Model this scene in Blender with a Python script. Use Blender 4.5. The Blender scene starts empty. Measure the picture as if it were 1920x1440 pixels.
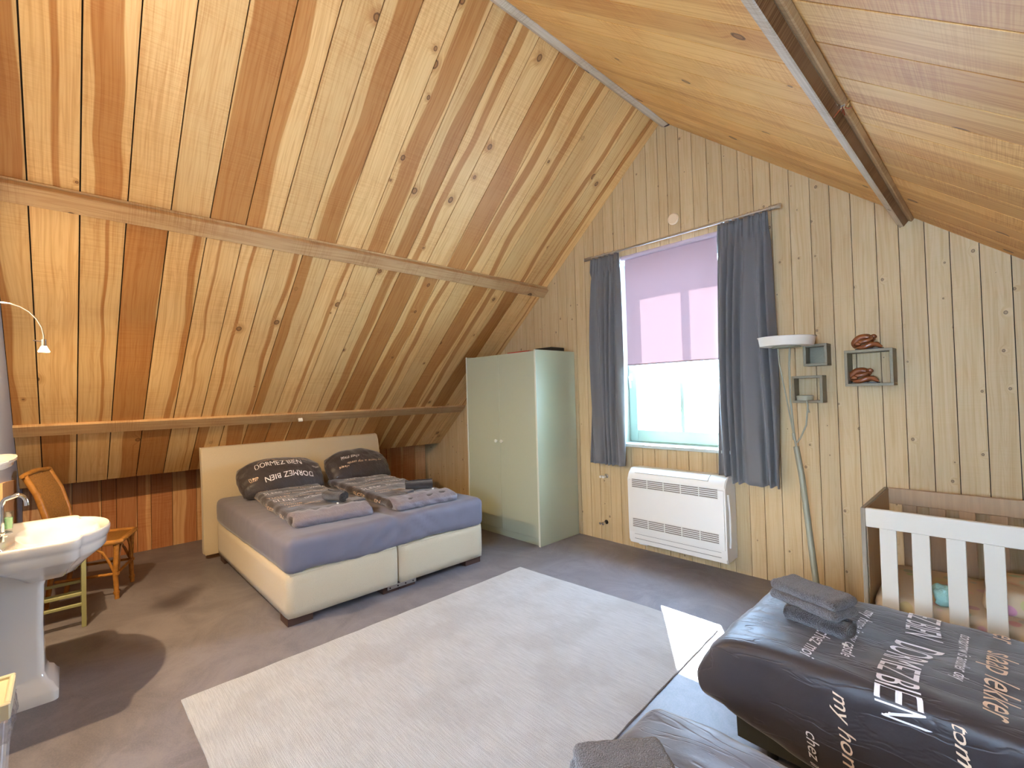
import bpy, bmesh, math, random
from mathutils import Vector, Matrix, noise
from mathutils.bvhtree import BVHTree
random.seed(7)
S = bpy.context.scene
COL = S.collection
R = math.radians

# ------------------------------------------------------------------ camera, world, sun, exposure
cd = bpy.data.cameras.new('camera'); cam = bpy.data.objects.new('camera', cd); COL.objects.link(cam)
cd.sensor_width = 36; cd.lens = 879.51/1920*36; cd.clip_start = 0.02; cd.clip_end = 200
rot = Matrix(((0.68855624, 0.03376891, 0.72439628), (0.72469222, 0.00470071, -0.68905667), (-0.02667386, 0.99941861, -0.02123536)))
cam.matrix_world = Matrix.Translation((0, 0, 1.56)) @ rot.to_4x4()
S.camera = cam
S.view_settings.view_transform = 'Standard'; S.view_settings.look = 'None'
S.view_settings.exposure = 0.92; S.view_settings.gamma = 1; S.view_settings.use_curve_mapping = False
try: S.display_settings.display_device = 'sRGB'
except Exception: pass
W = bpy.data.worlds.new('world'); S.world = W; W.use_nodes = True
bg = W.node_tree.nodes['Background']; bg.inputs[0].default_value = (0.47, 0.67, 1.0, 1); bg.inputs[1].default_value = 29.0

def lamp(name, kind, loc, energy, color, **kw):
    d = bpy.data.lights.new(name, kind); d.energy = energy; d.color = color
    for k, v in kw.items(): setattr(d, k, v)
    o = bpy.data.objects.new(name, d); COL.objects.link(o); o.location = loc
    return o
sun = lamp('sun', 'SUN', (-6, 12, 10), 85, (0.90, 0.95, 1.0), angle=0.009)
sun.rotation_euler = Vector((.70, -1, -1.11)).to_track_quat('-Z', 'Y').to_euler()
por = lamp('window_portal', 'AREA', (-2.17, 4.47, 1.95), 1, (1, 1, 1), shape='RECTANGLE', size=1.2, size_y=2.0)
por.data.cycles.is_portal = True
por.rotation_euler = Vector((0, -1, 0)).to_track_quat('-Z', 'Z').to_euler()
# added cool fill, out of view behind the camera
day = lamp('rear_fill_light', 'AREA', (0.1, -1.52, 1.9), 7, (0.70, 0.84, 1), shape='RECTANGLE', size=1.3, size_y=1.2)
day.rotation_euler = Vector((0, 1, 0.05)).to_track_quat('-Z', 'Z').to_euler()
# warm sink lamp, then two added warm fills
sinkl = lamp('sink_wall_light', 'SPOT', (-3.62, -0.262, 2.33), 105, (1, 0.72, 0.40), shadow_soft_size=0.02, spot_size=R(150), spot_blend=.5)
sinkl.rotation_euler = (R(14), 0, 0)
sinkb = lamp('sink_bounce_fill', 'POINT', (-3.0, -0.20, 1.75), 5, (1, 0.70, 0.38), shadow_soft_size=0.10)  # added fill standing in for warm bounce near the sink, no fitting
roomp = lamp('room_warm_fill', 'POINT', (-1.9, -0.08, 3.02), 15, (1, 0.84, 0.62), shadow_soft_size=0.16)  # added warm fill above the view, no ceiling fitting behind it

# ------------------------------------------------------------------ materials
def newmat(name):
    m = bpy.data.materials.new(name); m.use_nodes = True
    nt = m.node_tree; b = nt.nodes['Principled BSDF']
    return m, nt, b
def nd(nt, t, **kw):
    n = nt.nodes.new(t)
    for k, v in kw.items(): setattr(n, k, v)
    return n
def lk(nt, a, b): nt.links.new(a, b)
def mth(nt, op, a, b=None, c=None):
    n = nd(nt, 'ShaderNodeMath', operation=op)
    for i, v in enumerate((a, b, c)):
        if v is None: continue
        if isinstance(v, (int, float)): n.inputs[i].default_value = v
        else: lk(nt, v, n.inputs[i])
    return n.outputs[0]
def mapr(nt, v, a, b, c=0, d=1, smooth=True):
    n = nd(nt, 'ShaderNodeMapRange'); n.interpolation_type = 'SMOOTHSTEP' if smooth else 'LINEAR'
    lk(nt, v, n.inputs[0])
    for i, x in enumerate((a, b, c, d)):
        n.inputs[i+1].default_value = x
    return n.outputs[0]
def mix(nt, f, a, b, mode='MIX'):
    n = nd(nt, 'ShaderNodeMix', data_type='RGBA', blend_type=mode)
    for i, v in ((0, f), (6, a), (7, b)):
        if isinstance(v, (int, float)): n.inputs[i].default_value = v
        elif isinstance(v, (tuple, list)): n.inputs[i].default_value = (*v[:3], 1)
        else: lk(nt, v, n.inputs[i])
    return n.outputs[2]
def srgb(*c):
    f = lambda x: x/12.92 if x <= .04045 else ((x+.055)/1.055)**2.4
    return tuple(f(x/255) for x in c)
def mat(name, c, rough=.6, metal=0, bump=0, scale=40, var=0, spec=.5, coord='Object', stretch=(1, 1, 1), coat=0, sheen=0, detail=3):
    m, nt, b = newmat(name)
    b.inputs['Base Color'].default_value = (*c, 1); b.inputs['Roughness'].default_value = rough
    b.inputs['Metallic'].default_value = metal; b.inputs['Specular IOR Level'].default_value = spec
    if coat: b.inputs['Coat Weight'].default_value = coat
    if sheen: b.inputs['Sheen Weight'].default_value = sheen; b.inputs['Sheen Roughness'].default_value = .4
    if bump or var:
        tc = nd(nt, 'ShaderNodeTexCoord'); mp = nd(nt, 'ShaderNodeMapping'); mp.inputs['Scale'].default_value = stretch
        lk(nt, tc.outputs[coord], mp.inputs[0])
        n = nd(nt, 'ShaderNodeTexNoise'); n.inputs['Scale'].default_value = scale; n.inputs['Detail'].default_value = detail
        lk(nt, mp.outputs[0], n.inputs['Vector'])
        if var:
            col = mix(nt, mapr(nt, n.outputs[0], .3, .7), tuple(x*(1-var) for x in c), tuple(min(1, x*(1+var)) for x in c))
            lk(nt, col, b.inputs['Base Color'])
        if bump:
            bp = nd(nt, 'ShaderNodeBump'); bp.inputs['Strength'].default_value = bump; bp.inputs['Distance'].default_value = .01
            lk(nt, n.outputs[0], bp.inputs['Height']); lk(nt, bp.outputs[0], b.inputs['Normal'])
    return m

def plank_mat(name, sap, heart, sapdark, knotc, knot_scale=3.0, gate=.55, knot_r=.16, heart_amt=1.0, saw=.06, rough=.5, tone=.18):
    m, nt, b = newmat(name)
    oi = nd(nt, 'ShaderNodeObjectInfo'); sc = nd(nt, 'ShaderNodeSeparateColor'); lk(nt, oi.outputs['Color'], sc.inputs[0])
    r1, r2, r3 = sc.outputs[0], sc.outputs[1], sc.outputs[2]
    tc = nd(nt, 'ShaderNodeTexCoord'); sp = nd(nt, 'ShaderNodeSeparateXYZ'); lk(nt, tc.outputs['Object'], sp.inputs[0])
    x, y = sp.outputs[0], sp.outputs[1]
    seed = mth(nt, 'MULTIPLY', r3, 173.0)
    # slow meander of the heartwood
    def noise1(fx, fy, sx, sy, off, detail=2, rgh=.5):
        cv = nd(nt, 'ShaderNodeCombineXYZ')
        lk(nt, mth(nt, 'MULTIPLY', fx, sx), cv.inputs[0]); lk(nt, mth(nt, 'MULTIPLY', fy, sy), cv.inputs[1])
        lk(nt, mth(nt, 'ADD', seed, off), cv.inputs[2])
        n = nd(nt, 'ShaderNodeTexNoise'); n.inputs['Scale'].default_value = 1; n.inputs['Detail'].default_value = detail; n.inputs['Roughness'].default_value = rgh
        lk(nt, cv.outputs[0], n.inputs['Vector']); return n.outputs[0]
    mea = mth(nt, 'MULTIPLY', mth(nt, 'SUBTRACT', noise1(x, y, 0.5, .85, 3.1), .5), .13)
    # knots
    cv = nd(nt, 'ShaderNodeCombineXYZ')
    lk(nt, mth(nt, 'MULTIPLY', x, knot_scale*1.25), cv.inputs[0]); lk(nt, mth(nt, 'MULTIPLY', y, knot_scale), cv.inputs[1]); lk(nt, seed, cv.inputs[2])
    wob = nd(nt, 'ShaderNodeTexNoise'); wob.inputs['Scale'].default_value = 14; lk(nt, tc.outputs['Object'], wob.inputs['Vector'])
    vo = nd(nt, 'ShaderNodeTexVoronoi'); vo.inputs['Scale'].default_value = 1; vo.inputs['Randomness'].default_value = .9
    vo.voronoi_dimensions = '2D'
    off = nd(nt, 'ShaderNodeVectorMath', operation='ADD'); lk(nt, cv.outputs[0], off.inputs[0])
    cs = nd(nt, 'ShaderNodeCombineXYZ'); lk(nt, seed, cs.inputs[0]); lk(nt, mth(nt, 'MULTIPLY', r3, 91.0), cs.inputs[1]); lk(nt, cs.outputs[0], off.inputs[1])
    lk(nt, off.outputs[0], vo.inputs['Vector'])
    vc = nd(nt, 'ShaderNodeSeparateColor'); lk(nt, vo.outputs['Color'], vc.inputs[0])
    g = mapr(nt, vc.outputs[0], gate, gate+.02)
    dist = mth(nt, 'ADD', vo.outputs['Distance'], mth(nt, 'MULTIPLY', mth(nt, 'SUBTRACT', wob.outputs[0], .5), knot_r*.35))
    kr = mth(nt, 'ADD', mth(nt, 'MULTIPLY', vc.outputs[1], knot_r*.8), knot_r*.25)
    q = mth(nt, 'DIVIDE', dist, kr)
    kn = mth(nt, 'MULTIPLY', mapr(nt, q, .8, .55), g)
    ring = mth(nt, 'MULTIPLY', mth(nt, 'MULTIPLY', mapr(nt, q, .45, .6), mapr(nt, q, .95, .72)), g)
    halo = mth(nt, 'MULTIPLY', mapr(nt, q, 3.2, .6), g)
    # grain, pushed aside by knots
    xw = mth(nt, 'ADD', mth(nt, 'ADD', x, mth(nt, 'MULTIPLY', mea, .55)), mth(nt, 'MULTIPLY', halo, .035))
    grain = noise1(xw, y, 75.0, 1.3, 11.0, 3, .6)
    cat = noise1(xw, y, 16.0, .8, 23.0, 1, .5)
    rings = mth(nt, 'SINE', mth(nt, 'MULTIPLY', cat, 70.0))
    # heart band
    cen = mth(nt, 'MULTIPLY', mth(nt, 'SUBTRACT', r1, .5), .16)
    d = mth(nt, 'ABSOLUTE', mth(nt, 'ADD', mth(nt, 'SUBTRACT', x, cen), mea))
    wd = mth(nt, 'SUBTRACT', mth(nt, 'MULTIPLY', r2, .17), .03)
    hm = mapr(nt, mth(nt, 'SUBTRACT', wd, d), -.003, .006)
    hm = mth(nt, 'MULTIPLY', hm, heart_amt)
    hm = mth(nt, 'MAXIMUM', hm, mth(nt, 'MULTIPLY', mapr(nt, q, 2.4, 1.2), mth(nt, 'MULTIPLY', g, .55*heart_amt)))
    col = mix(nt, hm, sap, heart)
    col = mix(nt, mth(nt, 'MULTIPLY', mapr(nt, grain, .42, .68), .42), col, sapdark, 'MULTIPLY')
    col = mix(nt, mth(nt, 'MULTIPLY', mapr(nt, rings, .2, .95), .16), col, sapdark, 'MULTIPLY')
    sawn = noise1(x, y, 4.0, 210.0, 31.0, 1)
    patch = noise1(x, y, 2.0, 2.2, 41.0, 2)
    col = mix(nt, mth(nt, 'MULTIPLY', mapr(nt, sawn, .4, .62), mth(nt, 'MULTIPLY', mapr(nt, patch, .42, .6), saw*4)), col, sapdark, 'MULTIPLY')
    col = mix(nt, mth(nt, 'MULTIPLY', kn, .75), col, knotc)
    col = mix(nt, mth(nt, 'MULTIPLY', ring, .8), col, tuple(v*.45 for v in knotc))
    hs = nd(nt, 'ShaderNodeHueSaturation'); lk(nt, col, hs.inputs['Color'])
    tv = mth(nt, 'ADD', mth(nt, 'MULTIPLY', mth(nt, 'FRACT', mth(nt, 'MULTIPLY', r3, 7.31)), tone), 1-tone*.6)
    lk(nt, tv, hs.inputs['Value'])
    lk(nt, hs.outputs[0], b.inputs['Base Color'])
    b.inputs['Roughness'].default_value = rough; b.inputs['Specular IOR Level'].default_value = .35
    hgt = mth(nt, 'ADD', mth(nt, 'MULTIPLY', grain, .5), mth(nt, 'MULTIPLY', sawn, .35))
    bp = nd(nt, 'ShaderNodeBump'); bp.inputs['Strength'].default_value = .25; bp.inputs['Distance'].default_value = .002
    lk(nt, hgt, bp.inputs['Height']); lk(nt, bp.outputs[0], b.inputs['Normal'])
    return m

M = {}
M['roof'] = plank_mat('larch_plank', srgb(232, 192, 130), srgb(194, 138, 78), srgb(215, 175, 130), srgb(140, 92, 50), 2.8, .74, .10)
M['roof2'] = plank_mat('larch_plank_pale', srgb(238, 190, 118), srgb(216, 156, 88), srgb(216, 174, 120), srgb(140, 96, 56), 2.4, .8, .10, saw=.1, heart_amt=.6)
M['knee'] = plank_mat('larch_plank_red', srgb(226, 178, 128), srgb(194, 130, 84), srgb(210, 165, 125), srgb(120, 70, 38), 2.6, .7, .1, heart_amt=.9, saw=.09)
M['wall'] = plank_mat('limed_pine_plank', srgb(208, 183, 140), srgb(196, 167, 122), srgb(224, 206, 174), srgb(140, 116, 86), 4.8, .48, .07, heart_amt=.3, saw=.02, rough=.6, tone=.10)
M['beam'] = plank_mat('beam_wood', srgb(200, 164, 118), srgb(180, 138, 92), srgb(205, 175, 140), srgb(90, 60, 36), 2.2, .65, .1, heart_amt=.4, saw=.12)
M['beamgrey'] = plank_mat('weathered_beam_wood', srgb(216, 200, 178), srgb(200, 178, 150), srgb(210, 195, 178), srgb(90, 66, 46), 2.2, .65, .1, heart_amt=.3, saw=.12)
M['beamside'] = plank_mat('shaded_sawn_beam_side', srgb(150, 112, 76), srgb(134, 96, 62), srgb(190, 160, 125), srgb(70, 46, 28), 2.2, .8, .08, heart_amt=.3, saw=.25)  # rough-sawn side face, darkened to hold the shade of the unlit side
M['dark'] = mat('dark_gap', (.012, .008, .005), .9)
M['plaster'] = mat('grey_blue_plaster', srgb(170, 172, 178), .85, bump=.1, scale=60, var=.03)
M['plasterw'] = mat('warm_white_plaster', srgb(214, 204, 188), .85, bump=.1, scale=60)
M['white'] = mat('white_plastic', srgb(232, 230, 222), .35)
M['whitegloss'] = mat('white_gloss', srgb(236, 236, 240), .12)
M['ceramic'] = mat('glazed_ceramic', srgb(235, 233, 230), .05, coat=.6)
M['chrome'] = mat('chrome', (.8, .8, .8), .08, 1)
M['steel'] = mat('brushed_steel', (.62, .60, .56), .28, 1)
M['satin'] = mat('satin_grey_metal', srgb(158, 157, 136), .45, .3)
M['cream'] = mat('cream_bed_fabric', srgb(204, 188, 160), .95, bump=.35, scale=420, var=.07, sheen=.2)
M['sheet'] = mat('slate_cotton_sheet', srgb(112, 109, 122), .7, bump=.12, scale=9, var=.03, sheen=.25)
M['ward'] = mat('sage_lacquer', srgb(176, 180, 154), .32)
M['wardedge'] = mat('pale_sage_edge', srgb(214, 216, 200), .35)
M['green'] = mat('pale_green_window_paint', srgb(158, 182, 168), .4)
M['sill'] = mat('white_sill_paint', srgb(188, 198, 190), .5)
M['shelfg'] = mat('grey_green_box_paint', srgb(140, 133, 110), .6, bump=.1, scale=80, var=.05)
M['cribw'] = mat('crib_white_paint', srgb(222, 212, 194), .45)
M['cribin'] = mat('crib_oak_veneer', srgb(178, 148, 112), .6, var=.06, scale=8, stretch=(8, 8, .6))
M['cribend'] = mat('crib_grey_oak_edge', srgb(150, 138, 118), .6, var=.14, scale=14, stretch=(14, 14, .7))
M['figure'] = mat('carved_hardwood', srgb(140, 82, 48), .22, var=.18, scale=16, coat=.3)
M['towel'] = mat('charcoal_terry', srgb(54, 48, 48), 1, bump=1.0, scale=260, var=.35, sheen=.5)
M['towelbrown'] = mat('taupe_terry', srgb(96, 88, 86), 1, bump=1.0, scale=260, var=.4, sheen=.5)
M['darkfoot'] = mat('dark_brown_foot', srgb(74, 50, 40), .5)
M['rattan'] = mat('rattan_cane', srgb(178, 122, 56), .35, var=.18, scale=30, bump=.2)
M['rattandark'] = mat('rattan_weave', srgb(150, 104, 48), .5, var=.25, scale=120, bump=.5)
M['stool'] = mat('pale_green_stool_paint', srgb(168, 168, 120), .5)
M['cup'] = mat('green_rinse', srgb(150, 215, 150), .1)
M['darkmetal'] = mat('dark_metal', srgb(50, 46, 42), .4, .8)
M['red'] = mat('red_cardboard', srgb(196, 74, 50), .6)
M['black'] = mat('black_plastic', srgb(30, 28, 28), .4)
M['print'] = mat('white_print', srgb(244, 240, 242), .7)
M['printgold'] = mat('cream_print', srgb(236, 206, 176), .7)
M['bin'] = mat('cream_bin_plastic', srgb(228, 218, 186), .3)
M['rope'] = mat('rug_edge_yarn', srgb(170, 160, 148), .95, bump=.8, scale=300, var=.2)
M['bedbase'] = mat('dark_green_bed_base', srgb(58, 58, 50), .8)
M['babysheet'] = None

# curtain
M['curtain'] = mat('slate_curtain', srgb(110, 109, 108), .85, bump=.25, scale=500, var=.06, sheen=.3)
# carpet-like floor: mottled vinyl
m, nt, b = newmat('mottled_grey_vinyl')
tc = nd(nt, 'ShaderNodeTexCoord')
n1 = nd(nt, 'ShaderNodeTexNoise'); n1.inputs['Scale'].default_value = 2.2; n1.inputs['Detail'].default_value = 8; n1.inputs['Roughness'].default_value = .7; n1.inputs['Distortion'].default_value = 1.2
n2 = nd(nt, 'ShaderNodeTexNoise'); n2.inputs['Scale'].default_value = 130
lk(nt, tc.outputs['Object'], n1.inputs['Vector']); lk(nt, tc.outputs['Object'], n2.inputs['Vector'])
c1 = mix(nt, mapr(nt, n1.outputs[0], .35, .68), srgb(110, 106, 113), srgb(133, 128, 134))
c1 = mix(nt, mth(nt, 'MULTIPLY', mapr(nt, n2.outputs[0], .4, .65), .25), c1, srgb(146, 138, 134))
lk(nt, c1, b.inputs['Base Color']); b.inputs['Roughness'].default_value = .42; b.inputs['Specular IOR Level'].default_value = .45
M['floor'] = m
# rug
m, nt, b = newmat('silver_viscose_rug')
tc = nd(nt, 'ShaderNodeTexCoord')
mp = nd(nt, 'ShaderNodeMapping'); mp.inputs['Scale'].default_value = (9, 190, 9); lk(nt, tc.outputs['Object'], mp.inputs[0])
n1 = nd(nt, 'ShaderNodeTexNoise'); n1.inputs['Scale'].default_value = 1; n1.inputs['Detail'].default_value = 4; lk(nt, mp.outputs[0], n1.inputs['Vector'])
n2 = nd(nt, 'ShaderNodeTexNoise'); n2.inputs['Scale'].default_value = 3.2; n2.inputs['Detail'].default_value = 5; lk(nt, tc.outputs['Object'], n2.inputs['Vector'])
n3 = nd(nt, 'ShaderNodeTexNoise'); n3.inputs['Scale'].default_value = 330; lk(nt, tc.outputs['Object'], n3.inputs['Vector'])
c1 = mix(nt, mapr(nt, n1.outputs[0], .35, .65), srgb(170, 169, 168), srgb(190, 189, 188))
c1 = mix(nt, mth(nt, 'MULTIPLY', mapr(nt, n2.outputs[0], .45, .65), .35), c1, srgb(140, 134, 128))
c1 = mix(nt, mth(nt, 'MULTIPLY', mapr(nt, n3.outputs[0], .35, .7), .3), c1, srgb(206, 202, 196))
lk(nt, c1, b.inputs['Base Color']); b.inputs['Roughness'].default_value = .85; b.inputs['Sheen Weight'].default_value = .35
bp = nd(nt, 'ShaderNodeBump'); bp.inputs['Strength'].default_value = .7; bp.inputs['Distance'].default_value = .006
lk(nt, mth(nt, 'ADD', n1.outputs[0], n3.outputs[0]), bp.inputs['Height']); lk(nt, bp.outputs[0], b.inputs['Normal'])
M['rug'] = m
# dark duvet cotton with crease relief
def duvet_mat(name, c, s=1.0):
    m, nt, b = newmat(name)
    tc = nd(nt, 'ShaderNodeTexCoord')
    mp = nd(nt, 'ShaderNodeMapping'); mp.inputs['Scale'].default_value = (1.6*s, 8*s, 5*s); mp.inputs['Rotation'].default_value = (0, 0, .12); lk(nt, tc.outputs['Object'], mp.inputs[0])
    n1 = nd(nt, 'ShaderNodeTexNoise'); n1.inputs['Scale'].default_value = 1.8; n1.inputs['Detail'].default_value = 3; n1.inputs['Distortion'].default_value = .5; lk(nt, mp.outputs[0], n1.inputs['Vector'])
    cr = mth(nt, 'ABSOLUTE', mth(nt, 'SUBTRACT', n1.outputs[0], .5))
    crease = mapr(nt, cr, 0, .035)
    n2 = nd(nt, 'ShaderNodeTexNoise'); n2.inputs['Scale'].default_value = 6; n2.inputs['Detail'].default_value = 6; lk(nt, tc.outputs['Object'], n2.inputs['Vector'])
    b.inputs['Base Color'].default_value = (*c, 1); b.inputs['Roughness'].default_value = .48; b.inputs['Sheen Weight'].default_value = .35
    bp = nd(nt, 'ShaderNodeBump'); bp.inputs['Strength'].default_value = .55; bp.inputs['Distance'].default_value = .012
    lk(nt, mth(nt, 'ADD', mth(nt, 'MULTIPLY', crease, .22), n2.outputs[0]), bp.inputs['Height']); lk(nt, bp.outputs[0], b.inputs['Normal'])
    return m
M['duvet'] = duvet_mat('anthracite_cotton', srgb(54, 46, 47))
M['duvetgrey'] = duvet_mat('grey_cotton', srgb(96, 92, 100))
M['satinfold'] = duvet_mat('grey_lining', srgb(118, 110, 118), 2)
# roller blind: thin lilac fabric letting light through
m, nt, b = newmat('lilac_blind_fabric')
out = nt.nodes['Material Output']; nt.nodes.remove(b)
df = nd(nt, 'ShaderNodeBsdfDiffuse'); tr = nd(nt, 'ShaderNodeBsdfTranslucent'); ms = nd(nt, 'ShaderNodeMixShader')
df.inputs[0].default_value = (*srgb(188, 164, 170), 1); tr.inputs[0].default_value = (*srgb(180, 146, 150), 1); ms.inputs[0].default_value = .036
lk(nt, df.outputs[0], ms.inputs[1]); lk(nt, tr.outputs[0], ms.inputs[2]); lk(nt, ms.outputs[0], out.inputs[0])
M['blind'] = m
# window glass
def glassmat(name, tint=(1, 1, 1), gl=.06):
    m, nt, b = newmat(name)
    out = nt.nodes['Material Output']; nt.nodes.remove(b)
    t = nd(nt, 'ShaderNodeBsdfTransparent'); t.inputs[0].default_value = (*tint, 1)
    g_ = nd(nt, 'ShaderNodeBsdfGlossy'); g_.inputs['Roughness'].default_value = .02
    ms = nd(nt, 'ShaderNodeMixShader'); ms.inputs[0].default_value = gl
    lk(nt, t.outputs[0], ms.inputs[1]); lk(nt, g_.outputs[0], ms.inputs[2]); lk(nt, ms.outputs[0], out.inputs[0])
    return m
M['glass'] = glassmat('window_glass', (.97, .99, .98), .04)
M['plasticbag'] = glassmat('clear_bag_film', (.9, .9, .92), .22)
# patterned cot sheet
m, nt, b = newmat('floral_cot_sheet')
tc = nd(nt, 'ShaderNodeTexCoord'); vo = nd(nt, 'ShaderNodeTexVoronoi'); vo.inputs['Scale'].default_value = 11; lk(nt, tc.outputs['Object'], vo.inputs['Vector'])
spots = mapr(nt, vo.outputs['Distance'], .36, .28)
c1 = mix(nt, .5, vo.outputs['Color'], srgb(180, 130, 120))
c1 = mix(nt, mth(nt, 'MULTIPLY', spots, .5), srgb(206, 182, 150), c1)
lk(nt, c1, b.inputs['Base Color']); b.inputs['Roughness'].default_value = .9
M['babysheet'] = m
def emit(name, c, s):
    m, nt, b = newmat(name); b.inputs['Base Color'].default_value = (0, 0, 0, 1)
    b.inputs['Emission Color'].default_value = (*c, 1); b.inputs['Emission Strength'].default_value = s
    return m
M['bulb'] = emit('halogen_bulb_glow', (1, .80, .50), 30)
M['dimglow'] = mat('opal_diffuser', srgb(232, 222, 205), .4)

# ------------------------------------------------------------------ mesh helpers
def finish(name, bm, material, parent=None, smooth=None, sharp=35, recalc=True):
    if recalc: bmesh.ops.recalc_face_normals(bm, faces=bm.faces)
    me = bpy.data.meshes.new(name); bm.to_mesh(me); bm.free()
    mats = material if isinstance(material, (list, tuple)) else [material]
    for q in mats: me.materials.append(q)
    if smooth:
        me.polygons.foreach_set('use_smooth', [True]*len(me.polygons))
        if sharp: me.set_sharp_from_angle(angle=R(sharp))
    o = bpy.data.objects.new(name, me); COL.objects.link(o)
    if parent is not None: o.parent = parent
    return o
def props(o, label=None, cat=None, group=None, kind=None):
    if label: o['label'] = label
    if cat: o['category'] = cat
    if group: o['group'] = group
    if kind: o['kind'] = kind
    return o
def thing(name, label, cat, loc=(0, 0, 0), rz=0, group=None):
    o = bpy.data.objects.new(name, None); COL.objects.link(o); o.location = loc; o.rotation_euler = (0, 0, rz)
    o.empty_display_size = .1
    return props(o, label, cat, group)
def box(bm, lo, hi, mi=0):
    vs = [bm.verts.new((x, y, z)) for z in (lo[2], hi[2]) for y in (lo[1], hi[1]) for x in (lo[0], hi[0])]
    for f in ((0, 2, 3, 1), (4, 5, 7, 6), (0, 1, 5, 4), (2, 6, 7, 3), (0, 4, 6, 2), (1, 3, 7, 5)):
        fc = bm.faces.new([vs[i] for i in f]); fc.material_index = mi
    return vs
def bbox(lo, hi, bev=0, seg=2):
    bm = bmesh.new(); box(bm, lo, hi)
    if bev: bmesh.ops.bevel(bm, geom=bm.edges[:], offset=bev, segments=seg, profile=.5, affect='EDGES')
    return bm
def basis(d):
    d = Vector(d).normalized(); a = Vector((0, 0, 1)) if abs(d.z) < .9 else Vector((1, 0, 0))
    u = d.cross(a).normalized(); v = d.cross(u).normalized(); return u, v
def tube(bm, pts, r, n=10, caps=True, mi=0):
    pts = [Vector(p) for p in pts]; rs = r if isinstance(r, (list, tuple)) else [r]*len(pts)
    rings = []; u = None
    for i, p in enumerate(pts):
        d = (pts[min(i+1, len(pts)-1)]-pts[max(i-1, 0)]).normalized()
        if u is None: u, _ = basis(d)
        u = (u-d*u.dot(d)).normalized(); v = d.cross(u)
        rings.append([bm.verts.new(p+(u*math.cos(2*math.pi*k/n)+v*math.sin(2*math.pi*k/n))*rs[i]) for k in range(n)])
    for a, b_ in zip(rings, rings[1:]):
        for k in range(n):
            f = bm.faces.new((a[k], a[(k+1) % n], b_[(k+1) % n], b_[k])); f.material_index = mi
    if caps:
        bm.faces.new(rings[0][::-1]).material_index = mi; bm.faces.new(rings[-1]).material_index = mi
def lathe(bm, prof, axis_o, axis_d, n=24, mi=0):
    u, v = basis(axis_d); d = Vector(axis_d).normalized(); o = Vector(axis_o); rings = []
    for r, h in prof:
        if r < 1e-5: rings.append([bm.verts.new(o+d*h)])
        else: rings.append([bm.verts.new(o+d*h+(u*math.cos(2*math.pi*k/n)+v*math.sin(2*math.pi*k/n))*r) for k in range(n)])
    for a, b_ in zip(rings, rings[1:]):
        for k in range(n):
            k2 = (k+1) % n
            q = [a[k % len(a)], a[k2 % len(a)], b_[k2 % len(b_)], b_[k % len(b_)]]
            q2 = []
            for w in q:
                if w not in q2: q2.append(w)
            if len(q2) > 2: bm.faces.new(q2).material_index = mi
    if len(rings[0]) > 1: bm.faces.new(rings[0][::-1])
    if len(rings[-1]) > 1: bm.faces.new(rings[-1])
def prism(bm, poly, axis, lo, hi, mi=0):
    """poly: 2-D points in the plane normal to axis ('x','y','z'), extruded lo..hi"""
    def P(a, b_, t): return {'x': (t, a, b_), 'y': (a, t, b_), 'z': (a, b_, t)}[axis]
    A = [bm.verts.new(P(a, b_, lo)) for a, b_ in poly]; B = [bm.verts.new(P(a, b_, hi)) for a, b_ in poly]
    n = len(poly)
    for i in range(n): bm.faces.new((A[i], A[(i+1) % n], B[(i+1) % n], B[i])).material_index = mi
    bm.faces.new(A[::-1]).material_index = mi; bm.faces.new(B).material_index = mi
def softbox(lo, hi, r, step, disp=None, mi=0):
    """rounded box with an even grid, displaced by disp(p, normal) -> p"""
    bm = bmesh.new(); lo = Vector(lo); hi = Vector(hi); n = [max(2, int(round((hi[i]-lo[i])/step))) for i in range(3)]
    vd = {}
    r = min(r, *[(hi[i]-lo[i])/2*.999 for i in range(3)])
    def V(i, j, k):
        key = (i, j, k)
        if key in vd: return vd[key]
        p = Vector((lo.x+(hi.x-lo.x)*i/n[0], lo.y+(hi.y-lo.y)*j/n[1], lo.z+(hi.z-lo.z)*k/n[2]))
        q = Vector([min(max(p[a], lo[a]+r), hi[a]-r) for a in range(3)])
        d = p-q
        if d.length > 1e-9: nn = d.normalized(); p = q+nn*r
        else: nn = Vector((0, 0, 1))
        if disp: p = disp(p, nn)
        vd[key] = bm.verts.new(p); return vd[key]
    def quad(a, b_, c, d): bm.faces.new((V(*a), V(*b_), V(*c), V(*d)))
    for i in range(n[0]):
        for j in range(n[1]):
            quad((i, j, 0), (i, j+1, 0), (i+1, j+1, 0), (i+1, j, 0)); quad((i, j, n[2]), (i+1, j, n[2]), (i+1, j+1, n[2]), (i, j+1, n[2]))
    for i in range(n[0]):
        for k in range(n[2]):
            quad((i, 0, k), (i+1, 0, k), (i+1, 0, k+1), (i, 0, k+1)); quad((i, n[1], k), (i, n[1], k+1), (i+1, n[1], k+1), (i+1, n[1], k))
    for j in range(n[1]):
        for k in range(n[2]):
            quad((0, j, k), (0, j, k+1), (0, j+1, k+1), (0, j+1, k)); quad((n[0], j, k), (n[0], j+1, k), (n[0], j+1, k+1), (n[0], j, k+1))
    return bm
def nz(p, s, seed=0): return noise.noise(Vector((p.x*s+seed, p.y*s+seed*1.7, p.z*s-seed)))
def hexc(rng): return (rng.random(), rng.random(), rng.random(), 1)

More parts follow.
